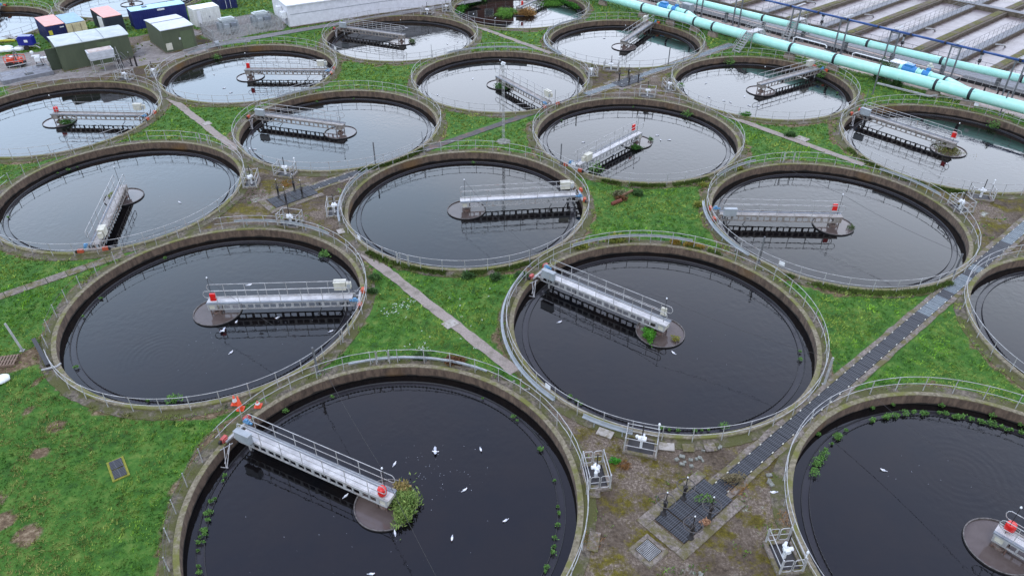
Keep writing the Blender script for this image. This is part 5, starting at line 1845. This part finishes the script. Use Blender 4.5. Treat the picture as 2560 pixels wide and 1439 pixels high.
# ------------------------------------------------------------------ left foreground odds and ends
o = part('fallen_beam', MB().bar((-30.91, 36.81, .05), (-28.7, 34.3, .05), .24, .16), M['black'])
tag(o, 'black beam lying against the front left tank', 'beam')
o = part('short_pipe', MB().tube([(-28.9, 33.9, .02), (-28.1, 34.2, .05), (-28.0, 34.5, .05)], .06, 8), M['galv'])
tag(o, 'short grey pipe end beside the black beam', 'pipe')
root = thing('timber_pallet', 'weathered timber pallet lying in the grass', 'pallet', (-31.55, 34.75, -.1), .2)
for k in range(7):
    part('slat', lambda: MB().box((0, 0, .16), (.10, 1.0, .025)), M['wood'], root, 'slat', loc=(-.54 + k * .18, 0, 0))
for k in range(3):
    part('bearer', lambda: MB().box((0, 0, .08), (1.2, .1, .12)), M['wood'], root, 'bearer', loc=(0, -.45 + k * .45, 0))
mb = MB()
for q in range(9):
    mb.ell((random.uniform(-.4, .4), random.uniform(-.22, .22), .1), (random.uniform(.25, .4), .24, .17), 10, 6)
o = part('white_sack', mb, M['white'], None, smooth=True, loc=(-31.0, 33.1, -.1), rz=.3)
tag(o, 'crumpled white sack below the pallet', 'sack')
def cone(x, y, h, label, band):
    root = thing('traffic_cone', label, 'traffic cone', (x, y, -.10))
    def b():
        mb = MB()
        mb.lathe([(.17, .03), (.035, h), (.0, h)], 14)
        return mb
    part('body', b, M['cone'], root, smooth=True)
    part('base', MB().box((0, 0, .02), (.42, .42, .04)), M['cone'], root)
    if band:
        part('sleeve', MB().lathe([(.135, .2), (.09, h * .72)], 14), M['white'], root, smooth=True)
cone(-16.18, 31.17, .62, 'small orange cone with white sleeve behind the front left tank', True)
cone(-15.73, 30.73, 1.0, 'tall plain orange cone beside the railing', False)
cone(-14.78, 30.96, .42, 'short white sleeved cone at the wall edge', True)

# slabs beside the paths
for (s, t, lx, ly, lab) in [(22.15, -32.0, .95, .75, 'pale square slab in the path between the front tanks'), (23.0, -74.9, .8, .9, 'pale slab on the path above the left tanks'),
                            (66.4, -32.9, .9, 1.2, 'pale slab beside the path behind the big right tank')]:
    o = part('concrete_slab', MB().box((0, 0, 0), (lx, ly, .04)), M['slab'], None, loc=st(s, t, -.088), rz=AU)
    tag(o, lab, 'slab')
k = 0
for nme, angs in {'T2': [(262, .95), (268.5, .62), (275, .62), (244, .9)], 'T1': [(2, .8), (-14, 1.1)], 'T4': [(205, .7), (170, .5)]}.items():
    for a, L in angs:
        cx_, cy_ = TANKS[nme]
        a_ = R_(a)
        o = part('concrete_slab', MB().box((0, 0, 0), (.55, L, .05)), M['slab'] if k % 3 == 0 else M['kerb'], None, loc=(cx_ + 10.78 * math.cos(a_), cy_ + 10.78 * math.sin(a_), -.075), rz=a_ + random.uniform(-.06, .06))
        side = ['at the lower left', 'at the bottom', 'right of the bottom', 'at the left of the bottom'][angs.index((a, L))] if nme == 'T2' else ['beside the cage', 'below the cage'][angs.index((a, L))]
        tag(o, 'flat slab at the rim of %s, %s' % (TD[nme].replace(' with a grassy drum', ''), side), 'slab', 'slabs at the tank rims')
        k += 1
# broken stones where the tanks nearly touch
def stones(s, t, label, n=26, ls=1.6, lt=1.0):
    mb = MB()
    for q in range(n):
        p = st(random.uniform(-ls, ls) * .5 * 1.4, random.uniform(-lt, lt))
        g_ = st(s, t) + p
        if min(math.hypot(g_.x - c[0], g_.y - c[1]) for c in TANKS.values()) < 10.75: continue
        mb.box((p.x, p.y, random.uniform(.0, .05)), (random.uniform(.1, .34), random.uniform(.1, .28), .08), random.uniform(0, 3), random.uniform(-.06, .06), .9)
    o = part('broken_stones', mb, M['stone'], None, loc=st(s, t, -.11))
    tag(o, label, 'stones', kind='stuff')
stones(22.0, -44.3, 'broken grey stones between the front left and middle tanks')
stones(22.0, -24.0, 'broken grey stones between the two front tanks', 18)
stones(22.0, -65.3, 'broken grey stones between the two left tanks', 16)
stones(43.5, -22.8, 'broken grey stones beside the pole of the front right tank', 18)
stones(28.5, -10.4, 'pale rubble beside the grating walkway', 20, 2.6, .4)
stones(26.0, -14.2, 'pale lichen covered rubble in front of the front right tank', 30, 2.4, .6)
stones(19.0, -9.0, 'broken slabs near the bottom right cage', 14, 1.4, .8)

# ------------------------------------------------------------------ plants
def clump(name, label, cat, c, rx, ry, h, n, size, cA, cB, group=None, upright=.5, seed=None, flat=False, shag=True, thin=.28):
    r = np.random.default_rng(seed if seed is not None else int(abs(c[0] * 97 + c[1] * 31)) + n)
    u = r.normal(0, 1, (n, 3))
    u /= np.linalg.norm(u, axis=1)[:, None]
    rad = r.random(n) ** (1 / 2.6)
    P_ = u * rad[:, None] * np.array([rx, ry, h])
    P_[:, 2] = np.abs(P_[:, 2])
    a0_ = np.arctan2(P_[:, 1], P_[:, 0])
    if shag:                                  # straggly outer shoots
        k_ = r.random(n) < .16
        P_[k_] *= r.uniform(1.0, 1.35, (k_.sum(), 1))
    lump = (0.5 + vnoise(P_[:, 0] + c[0] * 3, P_[:, 1] + c[1] * 3, 1.4 / max(rx, .2))) * (.7 + .6 * vnoise(a0_ * 1.6 + c[0], P_[:, 2] * 3, 1.0))
    P_ *= lump[:, None]
    a = r.uniform(0, 2 * np.pi, n)
    el_ = r.uniform(.1, 1.3, n) if not flat else r.uniform(.1, .6, n)
    L = size * r.uniform(.5, 1.3, n)
    d = np.stack([np.cos(a) * np.cos(el_), np.sin(a) * np.cos(el_), np.sin(el_)], 1) * L[:, None]
    sd_ = np.stack([-np.sin(a), np.cos(a), r.uniform(-.3, .3, n)], 1) * (L * thin)[:, None]
    V = np.empty((n * 4, 3))
    V[0::4] = P_
    V[1::4] = P_ + d * .5 + sd_
    V[2::4] = P_ + d
    V[3::4] = P_ + d * .5 - sd_
    me = bpy.data.meshes.new(name)
    me.vertices.add(n * 4)
    me.vertices.foreach_set('co', V.ravel())
    me.loops.add(n * 4)
    me.loops.foreach_set('vertex_index', np.arange(n * 4, dtype=np.int32))
    me.polygons.add(n)
    me.polygons.foreach_set('loop_start', (np.arange(n) * 4).astype(np.int32))
    me.polygons.foreach_set('loop_total', np.full(n, 4, np.int32))
    me.update(calc_edges=True)
    f = r.random(n)[:, None]
    cc = np.array(lin(cA)[:3]) * f + np.array(lin(cB)[:3]) * (1 - f)
    cc = cc * r.uniform(.7, 1.25, (n, 1))
    cc = np.concatenate([np.repeat(cc, 4, 0), np.ones((n * 4, 1))], 1)
    at = me.color_attributes.new('tint', 'FLOAT_COLOR', 'POINT')
    at.data.foreach_set('color', cc.astype(np.float32).ravel())
    me.materials.append(M['tint'])
    o = bpy.data.objects.new(name, me)
    COL.objects.link(o)
    o.location = c
    return tag(o, label, cat, group)
GA, GB = (78, 132, 46), (44, 92, 30)
WEEDS = {
 'T1': [(0.08, 30.67), (0.32, 30.39), (1.63, 28.18), (2.30, 26.00), (2.38, 24.35), (2.42, 23.99), (2.32, 23.22), (2.14, 22.48), (2.09, 21.98), (1.99, 21.63), (1.59, 20.62), (-15.39, 26.30), (-15.37, 25.95), (-15.56, 24.60), (-15.52, 23.84), (-15.46, 22.90), (-15.40, 22.47), (-15.36, 22.17), (-15.23, 21.71), (-14.89, 20.83), (-14.79, 20.52), (-10.82, 32.33), (-1.75, 32.21), (-13.3, 31.1)],
 'T18': [(20.96, 30.42), (21.92, 30.70), (22.45, 30.84), (23.1, 31.0), (23.66, 31.12), (24.44, 31.03), (25.14, 31.08), (25.53, 31.03), (26.34, 30.76), (26.79, 30.57), (27.26, 30.43), (27.77, 30.25), (28.23, 29.98), (28.68, 29.71), (29.12, 29.53), (19.18, 29.68), (18.49, 29.05), (18.02, 28.66), (17.24, 27.89), (17.03, 27.56), (16.77, 27.23), (16.27, 26.51)],
 'T2': [(3.43, 32.37), (3.83, 32.08), (4.16, 31.78), (18.48, 35.84), (18.71, 36.58), (8.67, 29.82), (9.04, 29.69), (9.56, 29.60), (10.49, 29.60), (10.89, 29.65), (11.30, 29.69), (12.18, 29.92)],
 'T3': [(-29.23, 42.21), (-29.52, 40.14), (-27.46, 34.93), (-21.78, 31.95), (-20.22, 31.96), (-14.51, 47.76), (-26.64, 47.39)],
 'T8': [(13.33, 77.70), (5.24, 74.00), (18.20, 75.78), (18.89, 75.47), (7.7, 62.2)], 'T9': [(19.69, 83.87), (27.35, 91.92), (37.02, 87.23), (37.3, 81.96)],
 'T15': [(50.2, 72.5)], 'T6': [(-42.0, 61.6), (-41.3, 62.2), (-40.8, 62.8), (-42.1, 53.5)], 'T7': [(-21.77, 79.01), (-17.86, 79.89)], 'T13': [(-37.69, 93.47)],
 'T14': [(-54.6, 79.0)], 'T4': [(-3.69, 63.90)]}
BIGW = {(-20.22, 31.96): .45, (-14.51, 47.76): .42, (12.18, 29.92): .36, (7.7, 62.2): .8, (27.35, 91.92): .8, (37.02, 87.23): .6, (18.89, 75.47): .6, (-37.69, 93.47): .6, (19.69, 83.87): .45, (50.2, 72.5): .7}
SIDES = ['right', 'upper right', 'top', 'upper left', 'left', 'lower left', 'bottom', 'lower right']
wcount = {}
def weedlab(nme, x, y):
    a = math.degrees(math.atan2(y - TANKS[nme][1], x - TANKS[nme][0])) % 360
    sd_ = SIDES[int((a + 22.5) // 45) % 8]
    wcount[(nme, sd_)] = k_ = wcount.get((nme, sd_), 0) + 1
    o_ = ['first', 'second', 'third', 'fourth', 'fifth', 'sixth', 'seventh', 'eighth', 'ninth', 'tenth', 'eleventh', 'twelfth', 'last'][min(k_ - 1, 12)]
    return '%s weed at %s on weir of %s' % (o_, sd_, TD[nme].replace(' with a grassy drum', ''))
for nme_, m_ in (('T18', 26), ('T1', 12), ('T2', 6)):
    base_ = list(WEEDS[nme_])
    for q in range(m_):
        b_ = random.choice(base_)
        WEEDS[nme_].append((b_[0] + random.gauss(0, .35), b_[1] + random.gauss(0, .35)))
        x_, y_ = WEEDS[nme_][-1]
        dx_, dy_ = x_ - TANKS[nme_][0], y_ - TANKS[nme_][1]
        k_ = random.choice((8.93, 8.93, 9.75)) / math.hypot(dx_, dy_)
        WEEDS[nme_][-1] = (TANKS[nme_][0] + dx_ * k_, TANKS[nme_][1] + dy_ * k_)
for nme, L in WEEDS.items():
    L2 = sorted(L, key=lambda q: math.atan2(q[1] - TANKS[nme][1], q[0] - TANKS[nme][0]))
    for k, (x, y) in enumerate(L2):
        sz = BIGW.get((x, y), random.choice((.05, .07, .10, .14, .17)))
        if nme == 'T18': sz = random.choice((.08, .12, .16, .2, .28))
        low = nme in ('T8', 'T9', 'T13', 'T6', 'T7')
        clump('weir_plant', weedlab(nme, x, y), 'plant', (x, y, WZ + .04),
              sz, sz * .8, sz * 1.0, int(60 + 260 * sz), .16 if sz > .4 else .09, (104, 142, 70), (62, 98, 44), 'weeds growing round ' + nme.replace('T', 'tank '))
def drumveg(nme, dx, dy, rx, ry, h, n, sz, cA, cB, label, z=WZ + .06):
    cx_, cy_ = TANKS[nme]
    clump('drum_plants', label, 'plants', (cx_ + dx, cy_ + dy, z), rx, ry, h, n, sz, cA, cB, thin=.13 if n > 2000 else .22)
drumveg('T1', .95, -.15, .62, 1.2, .62, 3600, .24, (132, 150, 80), (76, 104, 48), 'big feathery bush overflowing the bottom centre drum')
drumveg('T1', .75, .75, .5, .45, .45, 600, .2, (150, 128, 80), (120, 110, 60), 'dry tuft at the back of the bottom centre drum')
drumveg('T2', -.85, -.45, .42, .95, .38, 2600, .14, (86, 146, 44), (54, 106, 32), 'bright grass filling the left of the front right drum')
drumveg('T2', -.5, .35, .55, .55, .3, 900, .10, (84, 84, 62), (58, 60, 44), 'grey brown weeds at the back of the front right drum')
drumveg('T2', .85, -.85, .30, .28, .22, 260, .12, (124, 134, 52), (110, 90, 48), 'small yellow weed in the front right drum')
drumveg('T5', 1.25, -.6, .28, .28, .28, 260, .12, (84, 100, 56), (56, 70, 42), 'tuft hanging on the rim of the big right drum')
drumveg('T14', 1.0, -.3, .62, .75, .4, 1500, .12, (82, 130, 50), (50, 90, 34), 'green patch in the drum below the green kiosk')
drumveg('T15', 0, 0, 1.35, 1.35, .28, 3600, .14, (98, 116, 54), (112, 92, 58), 'mossy reeds filling the upper right drum')
drumveg('T16', -1.4, -.3, 2.2, 1.9, .35, 5200, .2, (104, 148, 56), (74, 116, 44), 'round green island of plants on the top centre tank', WZ)
drumveg('T16', .9, -.9, 1.7, 1.1, .9, 2600, .3, (170, 132, 82), (140, 110, 66), 'dry brown reeds on the island of the top centre tank', WZ)
drumveg('T16', 4.9, 5.2, 2.1, 1.6, .35, 3600, .2, (96, 142, 52), (66, 110, 40), 'second green plant mat behind the reed island', WZ)
drumveg('T10', .5, -1.0, 1.1, .8, .4, 1800, .14, (72, 116, 46), (44, 82, 30), 'green patch in the drum behind the mast')
drumveg('T8', -.2, -1.55, .75, .35, .3, 900, .13, (70, 112, 46), (44, 80, 32), 'weeds below the drum right of the mast')
drumveg('T8', 1.6, .45, .3, .3, .25, 260, .12, (82, 120, 50), (50, 84, 34), 'small tuft right of the drum right of the mast')
drumveg('T11', 1.4, -.2, .6, .6, .3, 600, .14, (84, 104, 56), (60, 76, 40), 'tuft on the drum of the tank by the white building')
drumveg('T6', -1.0, .2, .5, .6, .1, 500, .12, (150, 160, 96), (120, 132, 76), 'pale green scum in the drum of the left tank')
cx_, cy_ = TANKS['T16']
for k in range(24):
    a = R_(128 + k * 4.2 if k < 14 else 15 + (k - 14) * 4.5)
    clump('weir_plant', 'dense weeds along the ring of the top centre tank', 'plant', (cx_ + 9.1 * math.cos(a), cy_ + 9.1 * math.sin(a), WZ + .03), .55, .45, .4, 260, .2, GA, GB, 'weeds growing round tank 16')
SHRUB = [(5.36, 48.22, .75, 'yellow'), (8.14, 49.16, .95, 'yellow'), (12.70, 48.83, .50, 'ochre'), (13.81, 48.50, .45, 'ochre'), (14.5, 48.2, .42, 'ochre'), (20.9, 61.6, .6, 'yellow'), (16.9, 58.4, .5, 'yellow'), (15.8, 54.8, .6, 'yellow'),
         (9.2, 56.5, .85, 'grey'), (9.3, 55.8, .5, 'brown'), (10.9, 56.7, .7, 'dark'), (24.56, 74.0, .7, 'green'), (27.8, 68.9, .7, 'dark'), (-9.9, 42.3, .45, 'dark'), (-10.0, 44.0, .55, 'dark'), (-5.78, 35.3, .6, 'dark'),
         (-3.55, 34.9, .6, 'brown'), (43.6, 85.2, 1.5, 'dark'), (44.2, 82.9, 1.1, 'dark'), (6.4, 25.9 + 3.5, .0, 'green'), (-3.2, 44.2, .55, 'dark'), (-1.2, 44.0, .5, 'dark'), (.6, 44.3, .5, 'dark')]
CS = {'yellow': ((150, 144, 66), (96, 116, 52)), 'ochre': ((170, 134, 62), (120, 112, 50)), 'grey': ((116, 112, 84), (84, 92, 60)), 'brown': ((112, 76, 48), (84, 62, 42)), 'green': (GA, GB), 'dark': ((70, 100, 50), (44, 66, 36))}
WS = ['bushy yellow green shrub left on the tray behind the front right tank', 'widest yellow green shrub on the tray behind the front right tank', 'ochre shrub behind the front right tank, left of three', 'ochre shrub behind the front right tank, middle of three',
      'ochre shrub behind the front right tank, right of three', 'shrub at the upper left rim of the big right tank', 'shrub at the left rim of the big right tank', 'lower shrub left of the big right tank',
      'grey dry weeds in the grass between the middle tanks', 'reddish dry weeds beside the rusty pipe between the middle tanks', 'dark bush in the grass between the middle tanks', 'green tuft in front of the tank beside the stairs', 'dark weed beside the far path slab',
      'dark weed right of the front left tank', 'flowering dark weed right of the front left tank', 'dark weeds behind the bottom centre tank', 'brown weeds behind the bottom centre tank', 'large ivy bush climbing the near turquoise pipe', 'lower ivy spilling beneath the near turquoise pipe', '',
      'dark weeds below the middle tank, left', 'dark weeds below the middle tank, centre', 'dark weeds below the middle tank, right', 'brown weed below the big right tank']
for (x, y, sz, kd), lab in zip(SHRUB, WS):
    if sz == 0: continue
    hh = 1.9 if sz >= 1.5 else (.9 if sz > 1 else sz * .42)
    clump('shrub', lab, 'shrub', (x, y, -.12), sz * .8, sz * .62, hh, int(1300 * sz), .2 if sz < 1 else .24, *CS[kd], thin=.16)
# wild plants along tank rims, overgrown wall feet
for nme, a0, a1, lab in [('T4', 225, 318, 'weedy fringe at the front foot of the middle tank wall'), ('T8', 245, 300, 'weedy fringe at the front foot of the tank right of the mast'), ('T5', 232, 300, 'weedy fringe at the front foot of the big right tank wall'),
                         ('T2', 55, 75, 'weeds between the front right tank and the grass'), ('T15', 185, 250, 'weeds along the left foot of the upper right tank'), ('T7', 290, 330, 'weeds at the right foot of the tank left of the mast')]:
    cx_, cy_ = TANKS[nme]
    n = int((a1 - a0) * 26)
    aa = np.radians(rng.uniform(a0, a1, n))
    rr_ = 10.22 + np.abs(rng.normal(0, .20, n))
    P_ = np.stack([cx_ + rr_ * np.cos(aa), cy_ + rr_ * np.sin(aa), np.full(n, -.12)], 1)
    dn = vnoise(P_[:, 0], P_[:, 1], 1.3)
    P_ = P_[dn > .35]
    n = len(P_)
    cl = np.array(lin((70, 92, 40))[:3]) * (.5 + rng.random((n, 1))) + np.array([.02, .0, .0]) * rng.random((n, 1))
    o = blades('weed_fringe', P_, cl, np.full(n, .20), .035, 4, 91)
    o.data.materials.append(M['tint'])
    tag(o, lab, 'weeds', kind='stuff')
mb = MB().tube([(-.45, -.32, .14), (-.2, -.15, .16), (.4, .28, .16)], [.14, .17, .16], 10)
o = part('rusty_pipe', mb, mat('deep rust', (112, 58, 40), (84, 46, 34), scale=5, rough=.9), None, loc=(8.85, 55.1, -.1))
tag(o, 'short rusty pipe lying in the grass between the middle tanks', 'pipe')
o = part('rusty_pipe', MB().bar((-.5, -.3, .2), (.5, .35, .38), .16), mat('brown timber', (120, 92, 66), (92, 70, 52), scale=5, rough=.9), None, loc=(9.9, 56.4, -.1))
o.name = 'timber_log'
tag(o, 'brown timber log among weeds between the middle tanks', 'log')
# loose tufts and dry stalks on the mossy clearings
def tuftfield(name, label, pts, h, wdt, cl, nb=6, seed=5):
    P_ = np.array([(p[0], p[1], -.14) for p in pts])
    o = blades(name, P_, np.tile(np.array(lin(cl)[:3]), (len(P_), 1)), np.full(len(P_), h), wdt, nb, seed)
    o.data.materials.append(M['tint'])
    return tag(o, label, 'weeds', kind='stuff')
pts = []
for (x, y, r_, n) in [(13.6, 23.2, .5, 36), (6.0, 26.6, .35, 60), (11.6, 25.2, .6, 60), (3.9, 21.9, .5, 60), (-20, 58.6, .6, 60)]:
    for q in range(n):
        a = random.uniform(0, 6.28)
        rr_ = r_ * math.sqrt(random.random())
        pts.append((x + rr_ * math.cos(a), y + rr_ * math.sin(a)))
tuftfield('dry_grass', 'dry straw coloured grass on the mossy concrete at bottom right', pts, .16, .016, (150, 112, 66))
clump('weed', 'bright green weed between the two nearest cages', 'plant', (5.6, 26.9, -.12), .28, .22, .16, 420, .10, (70, 140, 40), (40, 104, 30))
clump('weed', 'small weed on the nearest valve pit cover', 'plant', (9.9, 24.3, -.05), .5, .3, .22, 160, .12, (92, 122, 60), (70, 96, 48))
clump('weed', 'dry brown leaves on the nearest valve pit cover', 'plant', (9.6, 22.9, -.05), .22, .2, .16, 160, .12, (176, 138, 108), (140, 104, 78))
clump('weed', 'tangled dry bramble at the end of the grating walkway', 'plant', (11.6, 25.6, -.05), .75, .3, .3, 420, .14, (128, 116, 90), (90, 84, 58))
# white flowers in the grass
FL = [(-7.6, 40.6), (-8.2, 39.8), (-7.1, 41.0), (-10.2, 39.4), (-5.8, 35.9)]
pts = []
for (x, y), n in zip(FL, (14, 14, 7, 12, 14)):
    pts += [(x + random.gauss(0, .28), y + random.gauss(0, .28)) for q in range(n)]
pts += [(random.uniform(-8, -1), random.uniform(36, 43)) for q in range(26)]
mb = MB()
for x, y in pts:
    if min(math.hypot(x - c[0], y - c[1]) for c in TANKS.values()) < 11: continue
    s_, t_ = .757 * x + .653 * y, .653 * x - .757 * y
    if 21.8 < s_ < 22.9: continue
    for q in range(3):
        mb.ell((x + random.uniform(-.06, .06), y + random.uniform(-.06, .06), random.uniform(.0, .08)), (.022, .022, .016), 5, 3)
o = part('white_flowers', mb, M['white'])
tag(o, 'scattered white flowers in the grass between the front tanks', 'flowers', kind='stuff')

# ------------------------------------------------------------------ gulls and floating flecks
def m_gull_body():
    mb = MB()
    mb.tube([(-.20, 0, .06), (-.15, 0, .075), (-.05, 0, .075), (.07, 0, .085), (.13, 0, .12), (.17, 0, .155)], [.012, .045, .075, .07, .045, .035], 10)
    mb.ell((.185, 0, .165), (.042, .036, .036), 8, 6)
    mb.tube([(-.30, 0, .075), (-.18, 0, .07)], [.028, .03], 6)
    return mb
def m_gull_wing(sg):
    mb = MB()
    mb.poly([(.07, .05 * sg, .13), (-.05, .085 * sg, .125), (-.2, .05 * sg, .10), (-.33, .015 * sg, .09), (-.2, .02 * sg, .135), (.0, .035 * sg, .15)],
            [(0, 1, 5), (1, 2, 4, 5), (2, 3, 4)])
    return mb
def m_gull_openwing(sg):
    mb = MB()
    mb.poly([(.08, .04 * sg, .13), (.10, .22 * sg, .22), (.0, .42 * sg, .24), (-.12, .30 * sg, .21), (-.10, .05 * sg, .12)], [(0, 1, 4), (1, 2, 3), (1, 3, 4)])
    return mb
M['gull'] = mat('white feathers', (236, 236, 236), (222, 222, 224), scale=6, rough=.7)
M['gullwing'] = mat('pale grey wing', (186, 190, 198), (166, 170, 178), scale=6, rough=.7)
M['beak'] = mat('beak', (150, 60, 40))
GU = {
 'T1': [(-4.26, 28.06), (-1.72, 28.2), (-6.39, 27.17), (-8.66, 25.02), (-2.47, 25.42), (-0.31, 23.5), (-2.94, 22.43), (-5.8, 22.76), (-6.61, 20.48)],
 'T2': [(3.26, 39.67), (10.48, 36.48)], 'T3': [(-18.82, 39.6), (-19.42, 38.63), (-18.19, 36.43), (-16.15, 40.06), (-12.15, 38.62)],
 'T6': [(-28.77, 56.2)], 'T7': [(-25.82, 66.96), (-25.28, 66.83)],
 'T8': [(7.1, 68.62), (14.78, 70.33), (14.95, 69.21), (15.85, 69.22), (9.92, 65.86)],
 'T9': [(22.88, 85.15), (22.34, 80.76), (23.74, 79.73), (24.4, 79.22), (26.4, 80.96), (26.26, 78.29), (27.24, 78.23)],
 'T15': [(41.29, 64.0)], 'T13': [(-36.2, 87.81), (-33.52, 83.32), (-32.33, 81.87), (-28.68, 83.35)],
 'T11': [(-11.86, 101.88), (-8.75, 99.65), (-7.41, 100.65), (-15.08, 106.89), (-20.4, 97.6)], 'T10': [(-4.75, 86.53), (-8.54, 81.3)],
 'T12': [(12.57, 93.06), (12.54, 102.3)], 'T16': [(-5.87, 113.92), (-2.54, 111.84)], 'T18': [(20.15, 26.81)]}
orw = ['', 'first', 'second', 'third', 'fourth', 'fifth', 'sixth', 'seventh', 'eighth', 'ninth', 'tenth']
def gull(x, y, z, rz, label, openw=False):
    g = thing('gull', label, 'gull', (x, y, z), rz, 'white gulls on the tanks')
    bd = part('body', m_gull_body, M['gull'], g, 'gbody', smooth=True)
    for sg in (-1, 1):
        part('wing', (lambda: m_gull_openwing(sg)) if openw else (lambda: m_gull_wing(sg)), M['gullwing'], g, ('gwing', sg, openw))
    part('beak', lambda: MB().tube([(.215, 0, .162), (.265, 0, .150)], [.014, .004], 5), M['beak'], g, 'gbeak')
    return g
for nme, L in GU.items():
    L2 = sorted(L)
    for k, (x, y) in enumerate(L2):
        nm = TD[nme].replace(' with a grassy drum', '')
        lab = 'white gull floating on ' + nm if len(L2) == 1 else 'white gull, %s from left on %s' % (orw[k + 1], nm)
        g = gull(x, y, WZ - .03, random.uniform(0, 6.28), lab, openw=(abs(x + 4.26) < .01 or abs(x + 19.42) < .01))
        g.scale = (.72, .72, .72)
gull(-17.9, 42.1 - 1.1, DZ + 1.10, .2, 'gull perched on the railing of the front left bridge').scale = (.8, .8, .8)
gull(13.0, 23.9, .98, 3.3, 'gull perched on the rail left of the bottom right tank').scale = (.8, .8, .8)
mb = MB()
fl = []
for (x, y, sx, sy, n) in [(-4.6, 26.3, 1.8, 1.2, 90), (-8.5, 22, 3, 2, 26), (-20, 37.5, 3.0, 1.6, 40), (13, 38, 1.6, 1.4, 12), (22.5, 25.5, 1.5, 1.4, 14), (-2.5, 53, 3, 2, 14), (-15.5, 39.5, 2, 1, 16), (28, 79, 3, 1.5, 20), (-26, 56, 3, 2, 8)]:
    for q in range(n):
        px_, py_ = x + random.gauss(0, sx), y + random.gauss(0, sy)
        dd = [math.hypot(px_ - c[0], py_ - c[1]) for c in TANKS.values()]
        if min(dd) > 8.6 or min(dd) < 1.8: continue
        r_ = random.uniform(.008, .028)
        a = random.uniform(0, 3)
        mb.poly([(px_ + r_ * k_[0] * math.cos(a) - r_ * k_[1] * math.sin(a) * .5, py_ + r_ * k_[0] * math.sin(a) + r_ * k_[1] * math.cos(a) * .5, WZ + .004) for k_ in ((1, 0), (0, 1), (-1, 0), (0, -1))], [(0, 1, 2, 3)])
o = part('feathers', mb, M['gullwing'])
tag(o, 'small pale feathers and flecks drifting on the dark water', 'feathers', kind='stuff')

bb = thing('brick_building', 'long brown brick building with gabled roofs beyond the top edge', 'building', (-11, 139, -.15), R_(12))
part('wall', MB().box((0, 0, 3.6), (21, 9, 7.2)), mat('brown brick', (112, 72, 58), (92, 58, 48), scale=1.5), bb)
rf = MB()
for gx_ in (-7, 0, 7):
    rf.poly([(gx_ - 3.6, -4.6, 7.2), (gx_ + 3.6, -4.6, 7.2), (gx_, -4.6, 9.0), (gx_ - 3.6, 4.6, 7.2), (gx_ + 3.6, 4.6, 7.2), (gx_, 4.6, 9.0)], [(0, 1, 2), (5, 4, 3), (0, 2, 5, 3), (1, 4, 5, 2), (0, 3, 4, 1)])
part('roof', rf, mat('slate roof', (84, 82, 84)), bb)
for gx_ in range(-9, 10, 3):
    for gz in (2.2, 5.2):
        w_ = part('window', MB().box((gx_, -4.53, gz), (1.6, .08, 1.3)), M['white'], bb)
        part('pane', MB().box((gx_, -4.58, gz), (1.4, .04, 1.1)), M['steel_post'], w_)
